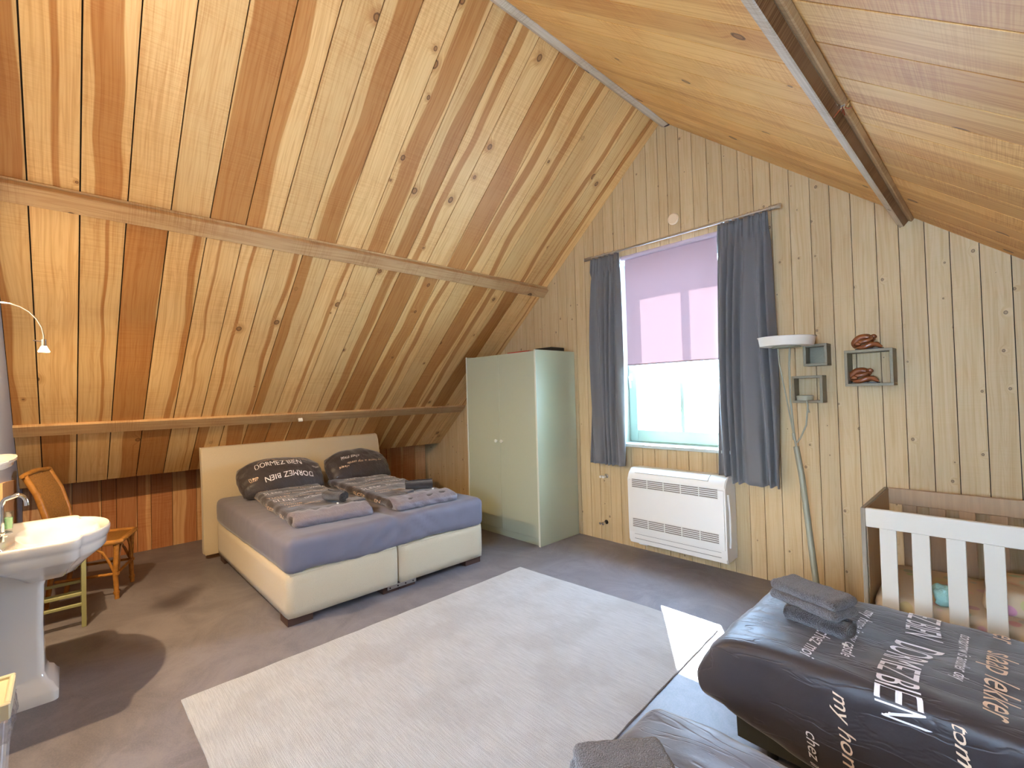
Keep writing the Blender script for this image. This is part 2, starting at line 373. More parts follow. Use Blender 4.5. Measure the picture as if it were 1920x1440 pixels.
# text laid on a surface
def text_bm(txt, shear=0.0, cuts=.03):
    cu = bpy.data.curves.new('t', 'FONT'); cu.body = txt; cu.size = 1; cu.shear = shear; cu.resolution_u = 3; cu.offset = 0
    o = bpy.data.objects.new('t', cu); COL.objects.link(o)
    dg = bpy.context.evaluated_depsgraph_get(); me = bpy.data.meshes.new_from_object(o.evaluated_get(dg))
    bpy.data.objects.remove(o); bpy.data.curves.remove(cu)
    bm = bmesh.new(); bm.from_mesh(me); bpy.data.meshes.remove(me)
    if bm.verts:
        x0 = min(v.co.x for v in bm.verts); x1 = max(v.co.x for v in bm.verts)
        for v in bm.verts: v.co.x = (v.co.x-x0)/(x1-x0)       # 0..1 along the line, y in ems
    return bm
def lay_text(txt, origin, along, up, length, height, surf, material, parent, over=None, shear=.3, arc=0, flare=0, sub=.06, lift=.004, hint=None):
    """origin: start of baseline. over: function mapping a guess point onto the folded-over guess."""
    bm = text_bm(txt, shear)
    along = Vector(along); up = Vector(up); origin = Vector(origin)
    for _ in range(3):
        es = [e for e in bm.edges if Vector(((e.verts[0].co.x-e.verts[1].co.x)*length, (e.verts[0].co.y-e.verts[1].co.y)*height)).length > sub]
        if not es: break
        bmesh.ops.subdivide_edges(bm, edges=es, cuts=1)
    bmesh.ops.triangulate(bm, faces=bm.faces)
    tree, mat_w = surf
    for v in bm.verts:
        t = v.co.x; h = v.co.y
        hh = h*(1+flare*(2*t-1)**2)
        p = origin+along*(t*length)+up*(hh*height+arc*4*t*(1-t))
        if over: p = over(p)
        loc, nrm, _, _ = tree.find_nearest(p)
        if loc is not None and nrm.dot(hint if hint is not None else p-loc) < 0: nrm = -nrm
        v.co = loc+nrm*lift if loc is not None else p
    o = finish('printed_lettering', bm, material, parent, recalc=False)
    return o
def tree_of(o):
    me = o.data
    vs = [o.matrix_local @ v.co for v in me.vertices]
    return BVHTree.FromPolygons([tuple(v) for v in vs], [tuple(p.vertices) for p in me.polygons])

# ------------------------------------------------------------------ room shell
RX, RZ = -2.17, 4.11
def zl(x): return RZ+.865*(x-RX)          # left slope
def zr(x): return RZ-.81*(x-RX)           # right slope
YB, YF, YR = 4.11, -0.30, -1.60
XK, XR = -6.35, 1.95
struct = lambda o: props(o, kind='structure')

bm = bmesh.new(); box(bm, (XK-.2, YR-.2, -.15), (XR+.2, YB+.35, 0)); fl = finish('floor', bm, M['floor']); struct(fl); fl['label'] = 'mottled grey vinyl floor'; 

# window wall: backing with the opening, planks in front
WX0, WX1, WZ0, WZ1 = -2.72, -1.60, 1.03, 2.87
def wall_top(x): return max(min(zl(x), zr(x)), .99)
bm = bmesh.new()
def wallpoly(x0, x1, z0=0.0, z1=None):
    xs = sorted({x0, x1} | ({RX} if x0 < RX < x1 else set()))
    if z1 is None: return [(x0, z0), (x1, z0)] + [(x, wall_top(x)+.06) for x in reversed(xs)]
    return [(x0, z0), (x1, z0), (x1, z1), (x0, z1)]
for a in ((XK-.2, WX0), (WX1, XR+.2)): 
    prism(bm, [(p[0], max(p[1], 0)) for p in wallpoly(*a)], 'y', YB+.022, YB+.34)
xs = [WX0, RX, WX1]
prism(bm, [(WX0, 0), (WX1, 0), (WX1, WZ0), (WX0, WZ0)], 'y', YB+.022, YB+.34)
prism(bm, [(WX0, WZ1), (WX1, WZ1), (WX1, wall_top(WX1)+.06), (RX, RZ+.06), (WX0, wall_top(WX0)+.06)], 'y', YB+.022, YB+.34)
wb = finish('wall_back', bm, M['dark']); struct(wb)
joints = [-3.258, -3.124, -3.0, -2.868, -2.742, -2.61, -2.481, -2.35, -2.22, -2.13, -2.01, -1.885, -1.755, -1.625, -1.495, -1.379, -1.249, -1.119, -.98, -.855, -.73, -.59, -.468, -.336, -.217, -.084, .049]
while joints[0] > XK: joints.insert(0, joints[0]-.13)
joints[0] = XK
while joints[-1] < XR: joints.append(joints[-1]+.13)
joints[-1] = XR
rng = random.Random(3)
def wall_plank(poly):
    xs_ = [p[0] for p in poly]; x0, x1 = min(xs_), max(xs_); xc = (x0+x1)/2; z0 = min(p[1] for p in poly)
    bm = bmesh.new()
    prism(bm, [(p[0]-xc, p[1]-z0) for p in poly], 'z', -.02, 0)
    o = finish('plank', bm, M['wall'], wb)
    o.matrix_local = Matrix(((1, 0, 0, xc), (0, 0, -1, YB+rng.uniform(-.0015, .0015)), (0, 1, 0, z0), (0, 0, 0, 1)))
    o.color = hexc(rng)
G = .0022
for a, b_ in zip(joints, joints[1:]):
    x0, x1 = a+G, b_-G
    if x1 < WX0 or x0 > WX1: wall_plank([(x0, 0), (x1, 0)]+[(x, wall_top(x)+.012) for x in ((x1, RX, x0) if x0 < RX < x1 else (x1, x0))])
    elif x0 > WX0 and x1 < WX1:
        wall_plank([(x0, 0), (x1, 0), (x1, WZ0), (x0, WZ0)])
        wall_plank([(x0, WZ1), (x1, WZ1)]+[(x, wall_top(x)+.012) for x in ((x1, RX, x0) if x0 < RX < x1 else (x1, x0))])
    elif x0 < WX0: wall_plank([(x0, 0), (x1, 0), (x1, WZ0), (WX0, WZ0), (WX0, WZ1), (x1, WZ1), (x1, wall_top(x1)+.012), (x0, wall_top(x0)+.012)])
    else: wall_plank([(x0, 0), (x1, 0), (x1, wall_top(x1)+.012), (x0, wall_top(x0)+.012), (x0, WZ1), (WX1, WZ1), (WX1, WZ0), (x0, WZ0)])

# knee wall on the left: planks
bm = bmesh.new(); box(bm, (XK-.2, YF, 0), (XK-.022, YB, 1.02)); box(bm, (XK-.2, YF, .98), (-5.80, YB, 1.0)); kw = finish('wall_left', bm, M['dark']); struct(kw)
kj = [-.30, -.165, .038, .255, .371, .539, .656, .843, 1.065]
while kj[-1] < YB-.1: kj.append(kj[-1]+rng.choice((.17, .2, .216)))
kj[-1] = YB
for a, b_ in zip(kj, kj[1:]):
    w = b_-a; bm = bmesh.new(); box(bm, (-w/2+G, 0, -.02), (w/2-G, .98, 0))
    o = finish('plank', bm, M['knee'], kw); o.color = hexc(rng)
    o.matrix_local = Matrix(((0, 0, 1, XK+rng.uniform(-.003, .003)), (1, 0, 0, (a+b_)/2), (0, 1, 0, 0), (0, 0, 0, 1)))

# roof slopes
nL = Vector((.865, 0, -1)).normalized(); dL = Vector((-1, 0, -.865)).normalized()
nR = Vector((-.81, 0, -1)).normalized(); dR = Vector((1, 0, -.81)).normalized()
def slope_deck(name, n, d, s1, y0, y1):
    bm = bmesh.new(); O = Vector((RX, 0, RZ))
    vs = []
    for t in (-.021, -.14):
        for s, y in ((-.02, y0), (s1, y0), (s1, y1), (-.02, y1)): vs.append(bm.verts.new(O+d*s+n*t+Vector((0, y, 0))))
    for f in ((0, 1, 2, 3), (7, 6, 5, 4), (0, 4, 5, 1), (1, 5, 6, 2), (2, 6, 7, 3), (3, 7, 4, 0)): bm.faces.new([vs[i] for i in f])
    return struct(finish(name, bm, M['dark']))
SL = math.hypot(1, .865); SR = math.hypot(1, .81)
cl = slope_deck('ceiling_left', nL, dL, (RX+5.94)*SL, YR, YB+.02)
cr = slope_deck('ceiling_right', nR, dR, (XR-RX+.1)*SR, YR, YB+.02)
def roof_planks(parent, n, d, secs, js, mt, rng, gap=.0034):
    O = Vector((RX, 0, RZ)); cache = {}
    for si, (s0, s1) in enumerate(secs):
        for a, b_ in zip(js, js[1:]):
            w = round(b_-a, 3); key = (si, w)
            if key not in cache:
                bm = bmesh.new(); L = s1-s0; h = w/2-gap
                c = .0009
                poly = [(-h, -.02), (h, -.02), (h, -c), (h-c, 0), (-h+c, 0), (-h, -c)]
                A = [bm.verts.new((p[0], 0.0, p[1])) for p in poly]; B = [bm.verts.new((p[0], L, p[1])) for p in poly]
                for i in range(6): bm.faces.new((A[i], A[(i+1) % 6], B[(i+1) % 6], B[i]))
                bm.faces.new(A); bm.faces.new(B[::-1])
                o = finish('plank', bm, mt, parent); cache[key] = o.data
            else:
                o = bpy.data.objects.new('plank', cache[key]); COL.objects.link(o); o.parent = parent
            p = O+d*s0+Vector((0, (a+b_)/2, 0))+n*rng.uniform(-.0015, .002)*(1 if n.x > 0 else .25)
            X = Vector((0, 1, 0)); 
            if X.cross(d).dot(n) < 0: X = -X
            Mx = Matrix((X, d, n)).transposed().to_4x4(); Mx.translation = p
            o.matrix_local = Mx; o.color = hexc(rng)
jl = [.065+.2165*k for k in range(-8, 19)] + [YB]
jl[-2] = 3.955 if jl[-2] > 4.02 else jl[-2]
S1, S2, S3 = 2.055, 4.17, (RX+5.94)*SL
jl_front = [YF] + [v for v in jl if v > YF+.05]
rng = random.Random(12)
roof_planks(cl, nL, dL, [(.02, S1), (S1, S2), (S2, S3)], jl_front, M['roof'], rng)
# short return of the left slope behind the camera corner
roof_planks(cl, nL, dL, [(.02, .05)], [YR, YF], M['roof'], rng)
jr = [1.504-.235*k for k in range(13, 0, -1)]+[1.504, 1.743, 1.987, 2.20, 2.42, 2.68, 2.95, 3.17, 3.40, 3.62, 3.86, YB]
jr[0] = YR
roof_planks(cr, nR, dR, [(.02, 2.26), (2.26, (XR-RX)*SR)], jr, M['roof2'], random.Random(5))

# remaining walls
def wallbox(name, lo, hi, mt):
    bm = bmesh.new(); box(bm, lo, hi); return struct(finish(name, bm, mt))
bm = bmesh.new()
prism(bm, [(XK-.2, 0), (-2.2, 0), (-2.2, zl(-2.2)+.01), (-5.94, zl(-5.94)+.01), (-5.94, .99), (XK-.2, .99)], 'y', YF-.12, YF); wf = struct(finish('wall_front', bm, M['plaster']))
bm = bmesh.new(); prism(bm, [(YR, 0), (YF-.12, 0), (YF-.12, RZ+.02), (YR, RZ+.02)], 'x', -2.32, -2.2); struct(finish('wall_return', bm, M['plaster']))
bm = bmesh.new()
prism(bm, [(-2.2, 0), (-.65, 0), (-.65, zr(-.65)), (RX, RZ), (-2.2, RZ)], 'y', YR-.12, YR)
prism(bm, [(-.65, 0), (.75, 0), (.75, 1.2), (-.65, 1.2)], 'y', YR-.12, YR)
prism(bm, [(-.65, 2.5), (.3, 2.1), (.75, 1.745), (-.65, zr(-.65))], 'y', YR-.12, YR)
prism(bm, [(.75, 0), (XR, 0), (XR, zr(XR)), (.75, zr(.75))], 'y', YR-.12, YR)
struct(finish('wall_rear', bm, M['plasterw']))
wallbox('wall_right', (XR, YR, 0), (XR+.12, YB, .82), M['plasterw'])
# unseen pane added in the rear wall to go with the fill daylight
bm = bmesh.new(); box(bm, (-.65, YR-.07, 1.2), (.75, YR-.05, 2.5)); o = struct(finish('added_rear_pane', bm, M['glass']))

# roof timbers
def slope_bar(name, n, d, secs, y0, y1, mt, rng_seed, label, trim=True, mats=None):
    """secs: list of (s0,s1,t0,t1) rectangular sections along Y"""
    O = Vector((RX, 0, RZ)); 
    X = Vector((0, 1, 0)); root = None
    for i, (s0, s1, t0, t1) in enumerate(secs):
        bm = bmesh.new(); hw = (s1-s0)/2
        box(bm, (-hw, 0, t0), (hw, y1-y0, t1)); bmesh.ops.bevel(bm, geom=[e for e in bm.edges if e.calc_length() > 1], offset=.004, segments=1, affect='EDGES')
        if mats:
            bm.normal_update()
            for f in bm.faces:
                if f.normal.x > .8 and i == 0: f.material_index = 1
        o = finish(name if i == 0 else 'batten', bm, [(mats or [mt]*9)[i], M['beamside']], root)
        Mx = Matrix((d.cross(n) if False else Vector(d), Vector((0, 1, 0)), n)).transposed().to_4x4()
        Mx.translation = O+d*((s0+s1)/2)+Vector((0, y0, 0))
        if root is None: o.matrix_world = Mx; root = o; rootM = Mx
        else: o.matrix_local = rootM.inverted() @ Mx
        o.color = (rng_seed*.37 % 1, .2, rng_seed*.61 % 1, 1)
    props(root, kind='structure'); root['label'] = label
    return root
slope_bar('trim_1', nL, dL, [(2.003, 2.12, .006, .050), (1.990, 2.135, 0, .012)], YF, YB-.002, M['beam'], 1, 'upper timber purlin across the left roof slope')
slope_bar('trim_2', nL, dL, [(4.106, 4.236, 0, .026)], YF, YB-.03, M['beam'], 2, 'low timber rail across the left slope above the bed')
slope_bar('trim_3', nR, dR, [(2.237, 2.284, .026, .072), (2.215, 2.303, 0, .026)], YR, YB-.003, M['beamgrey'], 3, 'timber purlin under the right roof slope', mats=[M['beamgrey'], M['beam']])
bm = bmesh.new(); prism(bm, [(-2.175, 4.20), (-2.175, 4.065), (-2.135, 4.035), (-2.085, 4.035), (-2.075, 4.06), (-2.075, 4.2)], 'y', YR, YB-.001)
for v in bm.verts: v.co.x -= RX
bmesh.ops.rotate(bm, verts=bm.verts, cent=(0, 0, 0), matrix=Matrix.Rotation(0, 3, 'Z'))
o = finish('trim_4', bm, M['beamgrey']); o.location = (RX, 0, 0); props(o, kind='structure'); o['label'] = 'ridge board along the top of the roof'; o.color = (.5, .1, .3, 1)
# wall panel low on the front wall
bm = bmesh.new(); prism(bm, [(-5.378, 0), (-4.3, 0), (-4.3, 1.09), (-4.49, 1.075), (-5.378, .99)], 'y', YF, YF+.012)
o = finish('wall_panel', bm, M['knee']); props(o, 'brown wooden panel low on the grey wall behind the basin', 'panel'); o.color = (.5, .9, .3, 1)

# ------------------------------------------------------------------ window
win = props(bpy.data.objects.new('window_1', None), kind='structure'); COL.objects.link(win); win.location = (0, 0, 0)
win['label'] = 'pale green casement window with a vertical glazing bar'
def framebm(x0, x1, z0, z1, w, y0, y1, bev=.004, wb_=None):
    bm = bmesh.new(); wb_ = wb_ or w
    box(bm, (x0, y0, z0), (x0+w, y1, z1)); box(bm, (x1-w, y0, z0), (x1, y1, z1))
    box(bm, (x0+w, y0, z0), (x1-w, y1, z0+wb_)); box(bm, (x0+w, y0, z1-w), (x1-w, y1, z1))
    bmesh.ops.bevel(bm, geom=bm.edges[:], offset=bev, segments=1, affect='EDGES')
    return bm
finish('window_frame', framebm(-2.735, -1.585, 1.0, 2.90, .045, 4.25, 4.36), M['green'], win)
finish('sash', framebm(-2.688, -1.632, 1.045, 2.855, .085, 4.235, 4.315, wb_=.115), M['green'], win)
finish('glazing_bar', bbox((-2.140, 4.24, 1.16), (-2.10, 4.31, 2.77), .008), M['green'], win)
finish('pane', bbox((-2.605, 4.272, 1.155), (-2.14, 4.278, 2.775)), M['glass'], win)
finish('pane', bbox((-2.10, 4.272, 1.155), (-1.715, 4.278, 2.775)), M['glass'], win)
bm = bmesh.new(); box(bm, (-2.74, 4.135, 1.0), (-2.705, 4.25, 2.89)); box(bm, (-1.615, 4.135, 1.0), (-1.58, 4.25, 2.89)); box(bm, (-2.705, 4.135, 2.865), (-1.615, 4.25, 2.89))
finish('window_reveal', bm, M['sill'], win)
finish('window_sill', bbox((-2.715, 4.045, 1.004), (-1.60, 4.26, 1.034), .004), M['sill'], win)
bm = bmesh.new(); lathe(bm, [(.014, 0), (.014, .03)], (-2.662, 4.235, 1.70), (0, -1, 0), 14); tube(bm, [(-2.662, 4.205, 1.70), (-2.655, 4.195, 1.66), (-2.648, 4.195, 1.59)], [.010, .009, .008], 8)
box(bm, (-2.676, 4.228, 1.665), (-2.648, 4.236, 1.735)); finish('window_handle', bm, M['whitegloss'], win, smooth=True)

# roller blind
bl = thing('roller_blind', 'lilac roller blind pulled half down over the window', 'blind', (-2.13, 4.05, 2.9))
bm = bmesh.new(); lathe(bm, [(.022, 0), (.022, .96)], (-.48, 0, -.015), (1, 0, 0), 20); finish('roller_tube', bm, mat('lilac_tube', srgb(206, 192, 208), .5), bl, smooth=True)
bm = bmesh.new(); 
N = 24
for i in range(N):
    z0 = -.03-1.05*i/N; z1 = -.03-1.05*(i+1)/N
    vs = [bm.verts.new(p) for p in ((-.46, .018, z0), (.46, .018, z0), (.46, .018, z1), (-.46, .018, z1))]; bm.faces.new(vs)
bmesh.ops.remove_doubles(bm, verts=bm.verts, dist=1e-5)
finish('blind_fabric', bm, M['blind'], bl)
bm = bmesh.new(); lathe(bm, [(.008, 0), (.008, .92)], (-.46, .018, -1.085), (1, 0, 0), 10); finish('bottom_bar', bm, mat('blind_bar', srgb(190, 176, 186), .5), bl, smooth=True)
for sx in (-.492, .485):
    bm = bmesh.new(); lathe(bm, [(.03, 0), (.032, .006), (.02, .014)], (sx-.004, 0, -.02), (1, 0, 0), 20); box(bm, (sx, .0, -.03), (sx+.006, .06, .01)); finish('blind_bracket', bm, M['whitegloss'], bl, smooth=True)

# curtain rod
rod = thing('curtain_rod', 'brushed steel curtain rod above the window', 'curtain rod', (-2.1, 4.02, 2.966))
bm = bmesh.new(); lathe(bm, [(.011, 0), (.011, 1.72)], (-.86, 0, 0), (1, 0, 0), 16); finish('pole', bm, M['steel'], rod, smooth=True)
for sx, d in ((-.86, -1), (.86, 1)):
    bm = bmesh.new(); pr = [(.0, 0)]
    for k in range(8): pr += [(.019, .003+k*.0105), (.019, .008+k*.0105), (.015, .0095+k*.0105), (.015, .0115+k*.0105)]
    pr += [(.017, .09), (0, .092)]
    lathe(bm, pr, (sx, 0, 0), (d, 0, 0), 18); finish('finial', bm, M['steel'], rod, smooth=True)
for sx in (-.70, .70):
    bm = bmesh.new(); tube(bm, [(sx, 0, 0), (sx, .088, 0)], .007, 10); lathe(bm, [(.022, 0), (.022, .006)], (sx, .082, 0), (0, 1, 0), 16); lathe(bm, [(.016, -.008), (.016, .008)], (sx, 0, 0), (1, 0, 0), 14); finish('rod_bracket', bm, M['steel'], rod, smooth=True)

def curtain(name, label, xt0, xt1, xb0, xb1, ztop, zbot, nf, seed, parent_rings=True):
    t = thing(name, label, 'curtain', ((xt0+xt1)/2, 4.02, 0))
    cx = (xt0+xt1)/2; rg = random.Random(seed)
    bm = bmesh.new(); NU, NV = nf*12, 46
    ph = [rg.uniform(-.5, .5) for _ in range(nf+2)]
    grid = []
    for j in range(NV+1):
        v = j/NV; row = []
        for i in range(NU+1):
            u = i/NU
            a = (u+.055*math.sin(u*7+seed)*math.sin(math.pi*u)*2*(.4+v))*nf; k = int(min(max(a, 0), nf-1e-6)); fr = a-k
            top = max(0, 1-v*9)
            soft = math.sin(2*math.pi*(a+ .25*math.sin(v*3+ph[k])))
            pinch = (abs(math.sin(math.pi*a))**.35)*2-1
            amp = .014+.018*min(1, v*2)+.012*math.sin(u*9+seed+v)
            y = (soft*(1-top)+pinch*top)*amp*(1 if top == 0 else 1)
            # near the heading the pleats gather into narrow triple folds
            if v < .07: y = (abs(math.sin(math.pi*a*3)) if fr < .34 or fr > .66 else .3)*.03-.012
            flow = (1-math.exp(-v*3.2))/(1-math.exp(-3.2))
            x = (xt0+(xt1-xt0)*u)*(1-flow)+(xb0+(xb1-xb0)*u)*flow
            x += .006*math.sin(2*math.pi*a*1+1.3+v*2)*(1-top)+.004*math.sin(v*7+u*5+seed)
            z = ztop+(zbot-ztop)*v + .006*math.sin(2*math.pi*a+seed)*(v > .98) + (0.010*abs(math.sin(math.pi*a))-.01 if j == 0 else 0)
            row.append(bm.verts.new((x-cx, y-.006, z)))
        grid.append(row)
    for j in range(NV):
        for i in range(NU): bm.faces.new((grid[j][i], grid[j][i+1], grid[j+1][i+1], grid[j+1][i]))
    o = finish('drape', bm, M['curtain'], t, smooth=True, sharp=0)
    so = o.modifiers.new('thick', 'SOLIDIFY'); so.thickness = .003
    for k in range(nf+1):
        x = xt0+(xt1-xt0)*k/nf; x = min(max(x, xt0+.01), xt1-.01)
        bm = bmesh.new(); tube(bm, [(x-cx+.016*math.cos(q), 0, 2.966+.018*math.sin(q)) if False else (x-cx, .0155*math.cos(q), 2.966+.0165*math.sin(q)) for q in [2*math.pi*i/14 for i in range(15)]], .0016, 6, caps=False)
        finish('ring', bm, M['steel'], t, smooth=True)
    return t
curtain('curtain', 'narrow slate grey curtain on the left of the window', -2.965, -2.625, -3.035, -2.615, 2.955, .812, 5, 2)
curtain('curtain', 'wide slate grey curtain on the right of the window', -1.628, -1.245, -1.70, -1.225, 2.955, .775, 6, 5)

# vent disc
bm = bmesh.new(); lathe(bm, [(0, .018), (.045, .018), (.052, .012), (.054, 0), (.046, -.0)], (0, 0, 0), (0, -1, 0), 32)
o = finish('vent_cover', bm, mat('cream_disc', srgb(238, 214, 178), .4), smooth=True); o.location = (-2.077, YB-.003, 3.147); props(o, 'round cream disc on the plank wall above the curtain rod', 'vent cover')

# ------------------------------------------------------------------ fan convector
ac = thing('fan_convector', 'white wall-mounted fan convector with two louvred bands', 'heater', (-2.06, 4.11, 0))
x0, x1, yb, yf, z0, z1 = -.465, .455, 0, -.215, .115, .825
bm = bmesh.new()
pr = [(yb, z0+.01), (yf+.035, z0), (yf+.012, z0+.01), (yf+.006, z0+.04), (yf, z0+.16), (yf, z1-.10)]
for k in range(9):
    a = k/8*math.pi/2; pr.append((yf+.10-.10*math.cos(a), z1-.10+.085*math.sin(a)+.015*(k/8)))
pr += [(yb, z1-.005)]
prism(bm, pr, 'x', x0, x1)
bmesh.ops.bevel(bm, geom=[e for e in bm.edges if (abs(e.verts[0].co.x-e.verts[1].co.x) < 1e-6)], offset=.008, segments=2, affect='EDGES')
finish('casing', bm, M['white'], ac, smooth=True, sharp=30)
# front panel
finish('front_panel', bbox((x0+.012, yf-.010, z0+.115), (x1-.012, yf+.004, z1-.105), .006), M['white'], ac, smooth=True)
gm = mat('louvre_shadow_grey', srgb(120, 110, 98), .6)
for zc in (z0+.575, z0+.205):
    for r_ in range(5):
        zz = zc-.033+r_*.0165
        bm = bmesh.new()
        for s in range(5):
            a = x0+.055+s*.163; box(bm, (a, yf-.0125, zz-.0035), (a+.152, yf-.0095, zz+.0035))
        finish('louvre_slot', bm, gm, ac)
for zc in (z0+.575, z0+.205):
    bm = bmesh.new()
    for r_ in range(6): box(bm, (x0+.05, yf-.0145, zc-.0435+r_*.0165), (x0+.865, yf-.0095, zc-.0385+r_*.0165))
    props(finish('louvre', bm, M['white'], ac), kind='stuff')
bm = bmesh.new()
for (a, c, zz) in ((x0+.06, x0+.87, z0+.095), (x0+.06, x0+.87, z0+.052)): box(bm, (a, yf+.0015, zz-.001), (c, yf+.012, zz+.001))
finish('seam', bm, mat('panel_seam', srgb(84, 78, 70), .7), ac)
bm = bmesh.new()
def onarc(a, off=0): return (yf+.10-(.10+off)*math.cos(a), z1-.10+(.085+off)*math.sin(a)+.015*(a/(math.pi/2)))
prf = [onarc(a, .003) for a in (R(38), R(48), R(58), R(68), R(78))]+[onarc(a, -.002) for a in (R(78), R(38))]
prism(bm, prf, 'x', x0+.07, x1-.15); finish('outlet_flap', bm, M['whitegloss'], ac, smooth=True, sharp=30)
bm = bmesh.new()
for aa in (R(37), R(79)):
    y_, z_ = onarc(aa, .0008); box(bm, (x0+.07, y_-.0012, z_-.0012), (x1-.15, y_+.0012, z_+.0012))
for xx in (x1-.149,):
    for k in range(10):
        y_, z_ = onarc(R(37+42*k/9), .0008); box(bm, (xx-.0012, y_-.005, z_-.003), (xx+.0012, y_+.005, z_+.003))
finish('seam', bm, M['satin'], ac)
bm = bmesh.new(); tube(bm, [(x1+.008, yf+.035, z1-.14), (x1+.014, yf+.045, z1-.3), (x1+.012, yf+.05, z0+.2), (x1+.004, yf+.055, z0+.13)], .008, 8); finish('side_grip', bm, M['white'], ac, smooth=True)
finish('pipe_cover', bbox((x0+.03, -.10, .075), (x0+.12, -.02, z0+.02), .006), M['white'], ac)
sm = mat('logo_grey', srgb(120, 120, 120), .6)
bm = bmesh.new(); box(bm, (x0+.06, yf-.0112, z1-.121), (x0+.066, yf-.0098, z1-.113))
for k in range(6): box(bm, (x0+.074+k*.009, yf-.0112, z1-.120), (x0+.080+k*.009, yf-.0098, z1-.114))
finish('small_printed_mark', bm, sm, ac)

# wall pegs (capped pipe stubs)
for (px, pz, wht, lb) in ((-2.915, .675, True, 'upper white-capped pipe stub on the wall below the left curtain'), (-2.935, .19, False, 'lower dark chrome pipe stub on the wall near the floor')):
    t = thing('pipe_stub', lb, 'pipe stub', (px, YB, pz), group='capped pipe stubs beside the heater')
    bm = bmesh.new(); lathe(bm, [(.022, 0), (.022, .006), (.010, .010), (.010, .055)], (0, 0, 0), (0, -1, 0), 16); finish('stub', bm, M['chrome'] if wht else M['darkmetal'], t, smooth=True)
    for sx in (-.022, .012):
        bm = bmesh.new(); tube(bm, [(sx, -.05, 0), (sx, -.085, -.002)], [.011, .013], 12); tube(bm, [(0, -.045, 0), (sx, -.052, 0)], .006, 8)
        finish('cap', bm, M['white'] if wht else M['chrome'], t, smooth=True)

# ------------------------------------------------------------------ box shelves and carvings
def box_shelf(name, label, x0, x1, z0, z1, depth, th, back):
    t = thing(name, label, 'wall shelf', ((x0+x1)/2, YB, z0), group='grey green box shelves on the plank wall')
    w = (x1-x0)/2; h = z1-z0
    for nm, lo, hi in (('bottom_board', (-w, -depth, 0), (w, 0, th)), ('top_board', (-w, -depth, h-th), (w, 0, h)), ('side_board', (-w, -depth, th), (-w+th, 0, h-th)), ('side_board', (w-th, -depth, th), (w, 0, h-th))):
        finish(nm, bbox(lo, hi, .0015, 1), M['shelfg'], t)
    if back: finish('back_board', bbox((-w+th, -.008, th), (w-th, -.002, h-th)), M['shelfg'], t)
    return t
box_shelf('box_shelf', 'small square grey-green box shelf beside the lamp head', -1.034, -.882, 1.708, 1.868, .12, .018, True)
box_shelf('box_shelf', 'grey-green box shelf with the small lamp head in front of it', -1.118, -.918, 1.435, 1.637, .12, .018, False)
box_shelf('box_shelf', 'large grey-green box shelf holding a wooden knot carving', -.772, -.505, 1.55, 1.80, .16, .018, False)
def carving(label, loc, flip):
    t = thing('wooden_carving', label, 'carving', loc, group='entwined polished wood carvings')
    bm = bmesh.new()
    # crouching figure made of entwined smooth limbs: a curled torso, head and folded limbs
    def T(pts, rs):
        P = [Vector((p[0]*flip, p[1], p[2])) for p in pts]; out = []; ro = []
        for i in range(len(P)-1):
            p0, p1, p2, p3 = P[max(i-1, 0)], P[i], P[i+1], P[min(i+2, len(P)-1)]
            for k in range(5):
                q = k/5; out.append(.5*((2*p1)+(-p0+p2)*q+(2*p0-5*p1+4*p2-p3)*q*q+(-p0+3*p1-3*p2+p3)*q**3)); ro.append(rs[i]*(1-q)+rs[i+1]*q)
        out.append(P[-1]); ro.append(rs[-1]); tube(bm, out, ro, 12)
    T([(-.065, 0, .02), (-.075, 0, .05), (-.045, 0, .082), (0, 0, .085), (.035, .005, .06)], [.014, .024, .026, .024, .012])
    T([(-.06, -.025, .016), (-.02, -.035, .017), (.02, -.03, .034), (.05, -.02, .03), (.075, -.01, .012)], [.012, .017, .018, .014, .009])
    T([(-.055, -.012, .04), (-.035, -.035, .055), (0, -.035, .06), (.03, -.025, .075)], [.014, .016, .014, .010])
    T([(-.05, .02, .015), (0, .022, .02), (.045, .018, .04), (.06, .01, .015)], [.012, .016, .013, .009])
    T([(-.07, -.02, .035), (-.052, -.042, .042), (-.035, -.044, .035)], [.010, .015, .009])
    T([(.02, -.01, .085), (.035, -.02, .088), (.045, -.012, .08)], [.012, .016, .010])
    o = finish('figure', bm, M['figure'], t, smooth=True, sharp=60)
    bm = bmesh.new(); prism(bm, [(-.07, -.035), (.07, -.035), (.085, 0), (.07, .035), (-.07, .035)], 'z', 0, .008); finish('base', bm, M['black'], t)
    return t
carving('entwined wood carving standing on top of the large box shelf', (-.645, YB-.085, 1.8005), 1)
carving('entwined wood carving inside the large box shelf', (-.672, YB-.085, 1.5685), 1)

# ------------------------------------------------------------------ floor lamp
fl_ = thing('floor_lamp', 'tall sage floor lamp with dish uplight and small reading head', 'floor lamp', (-1.04, 3.87, 0))
bm = bmesh.new(); lathe(bm, [(.13, 0), (.13, .012), (.115, .02), (.02, .026), (.018, .03)], (.08, -.02, 0), (0, 0, 1), 32); finish('base', bm, M['satin'], fl_, smooth=True)
bm = bmesh.new(); tube(bm, [(.08, -.02, .02), (.0, 0, .9), (-.03, 0, 1.12)], [.021, .020, .019], 16); finish('pole', bm, M['satin'], fl_, smooth=True)
bm = bmesh.new(); tube(bm, [(-.028, 0, 1.11), (-.04, 0, 1.21)], [.008, .008], 10); tube(bm, [(-.036, -.012, 1.17), (-.04, -.012, 1.22)], [.011, .011], 10)
tube(bm, [(-.038, 0, 1.18), (-.055, 0, 1.45), (-.055, 0, 1.72), (-.045, 0, 1.86)], .0075, 8)
tube(bm, [(-.040, 0, 1.18), (-.085, 0, 1.50), (-.12, 0, 1.72), (-.128, 0, 1.86)], .005, 8)
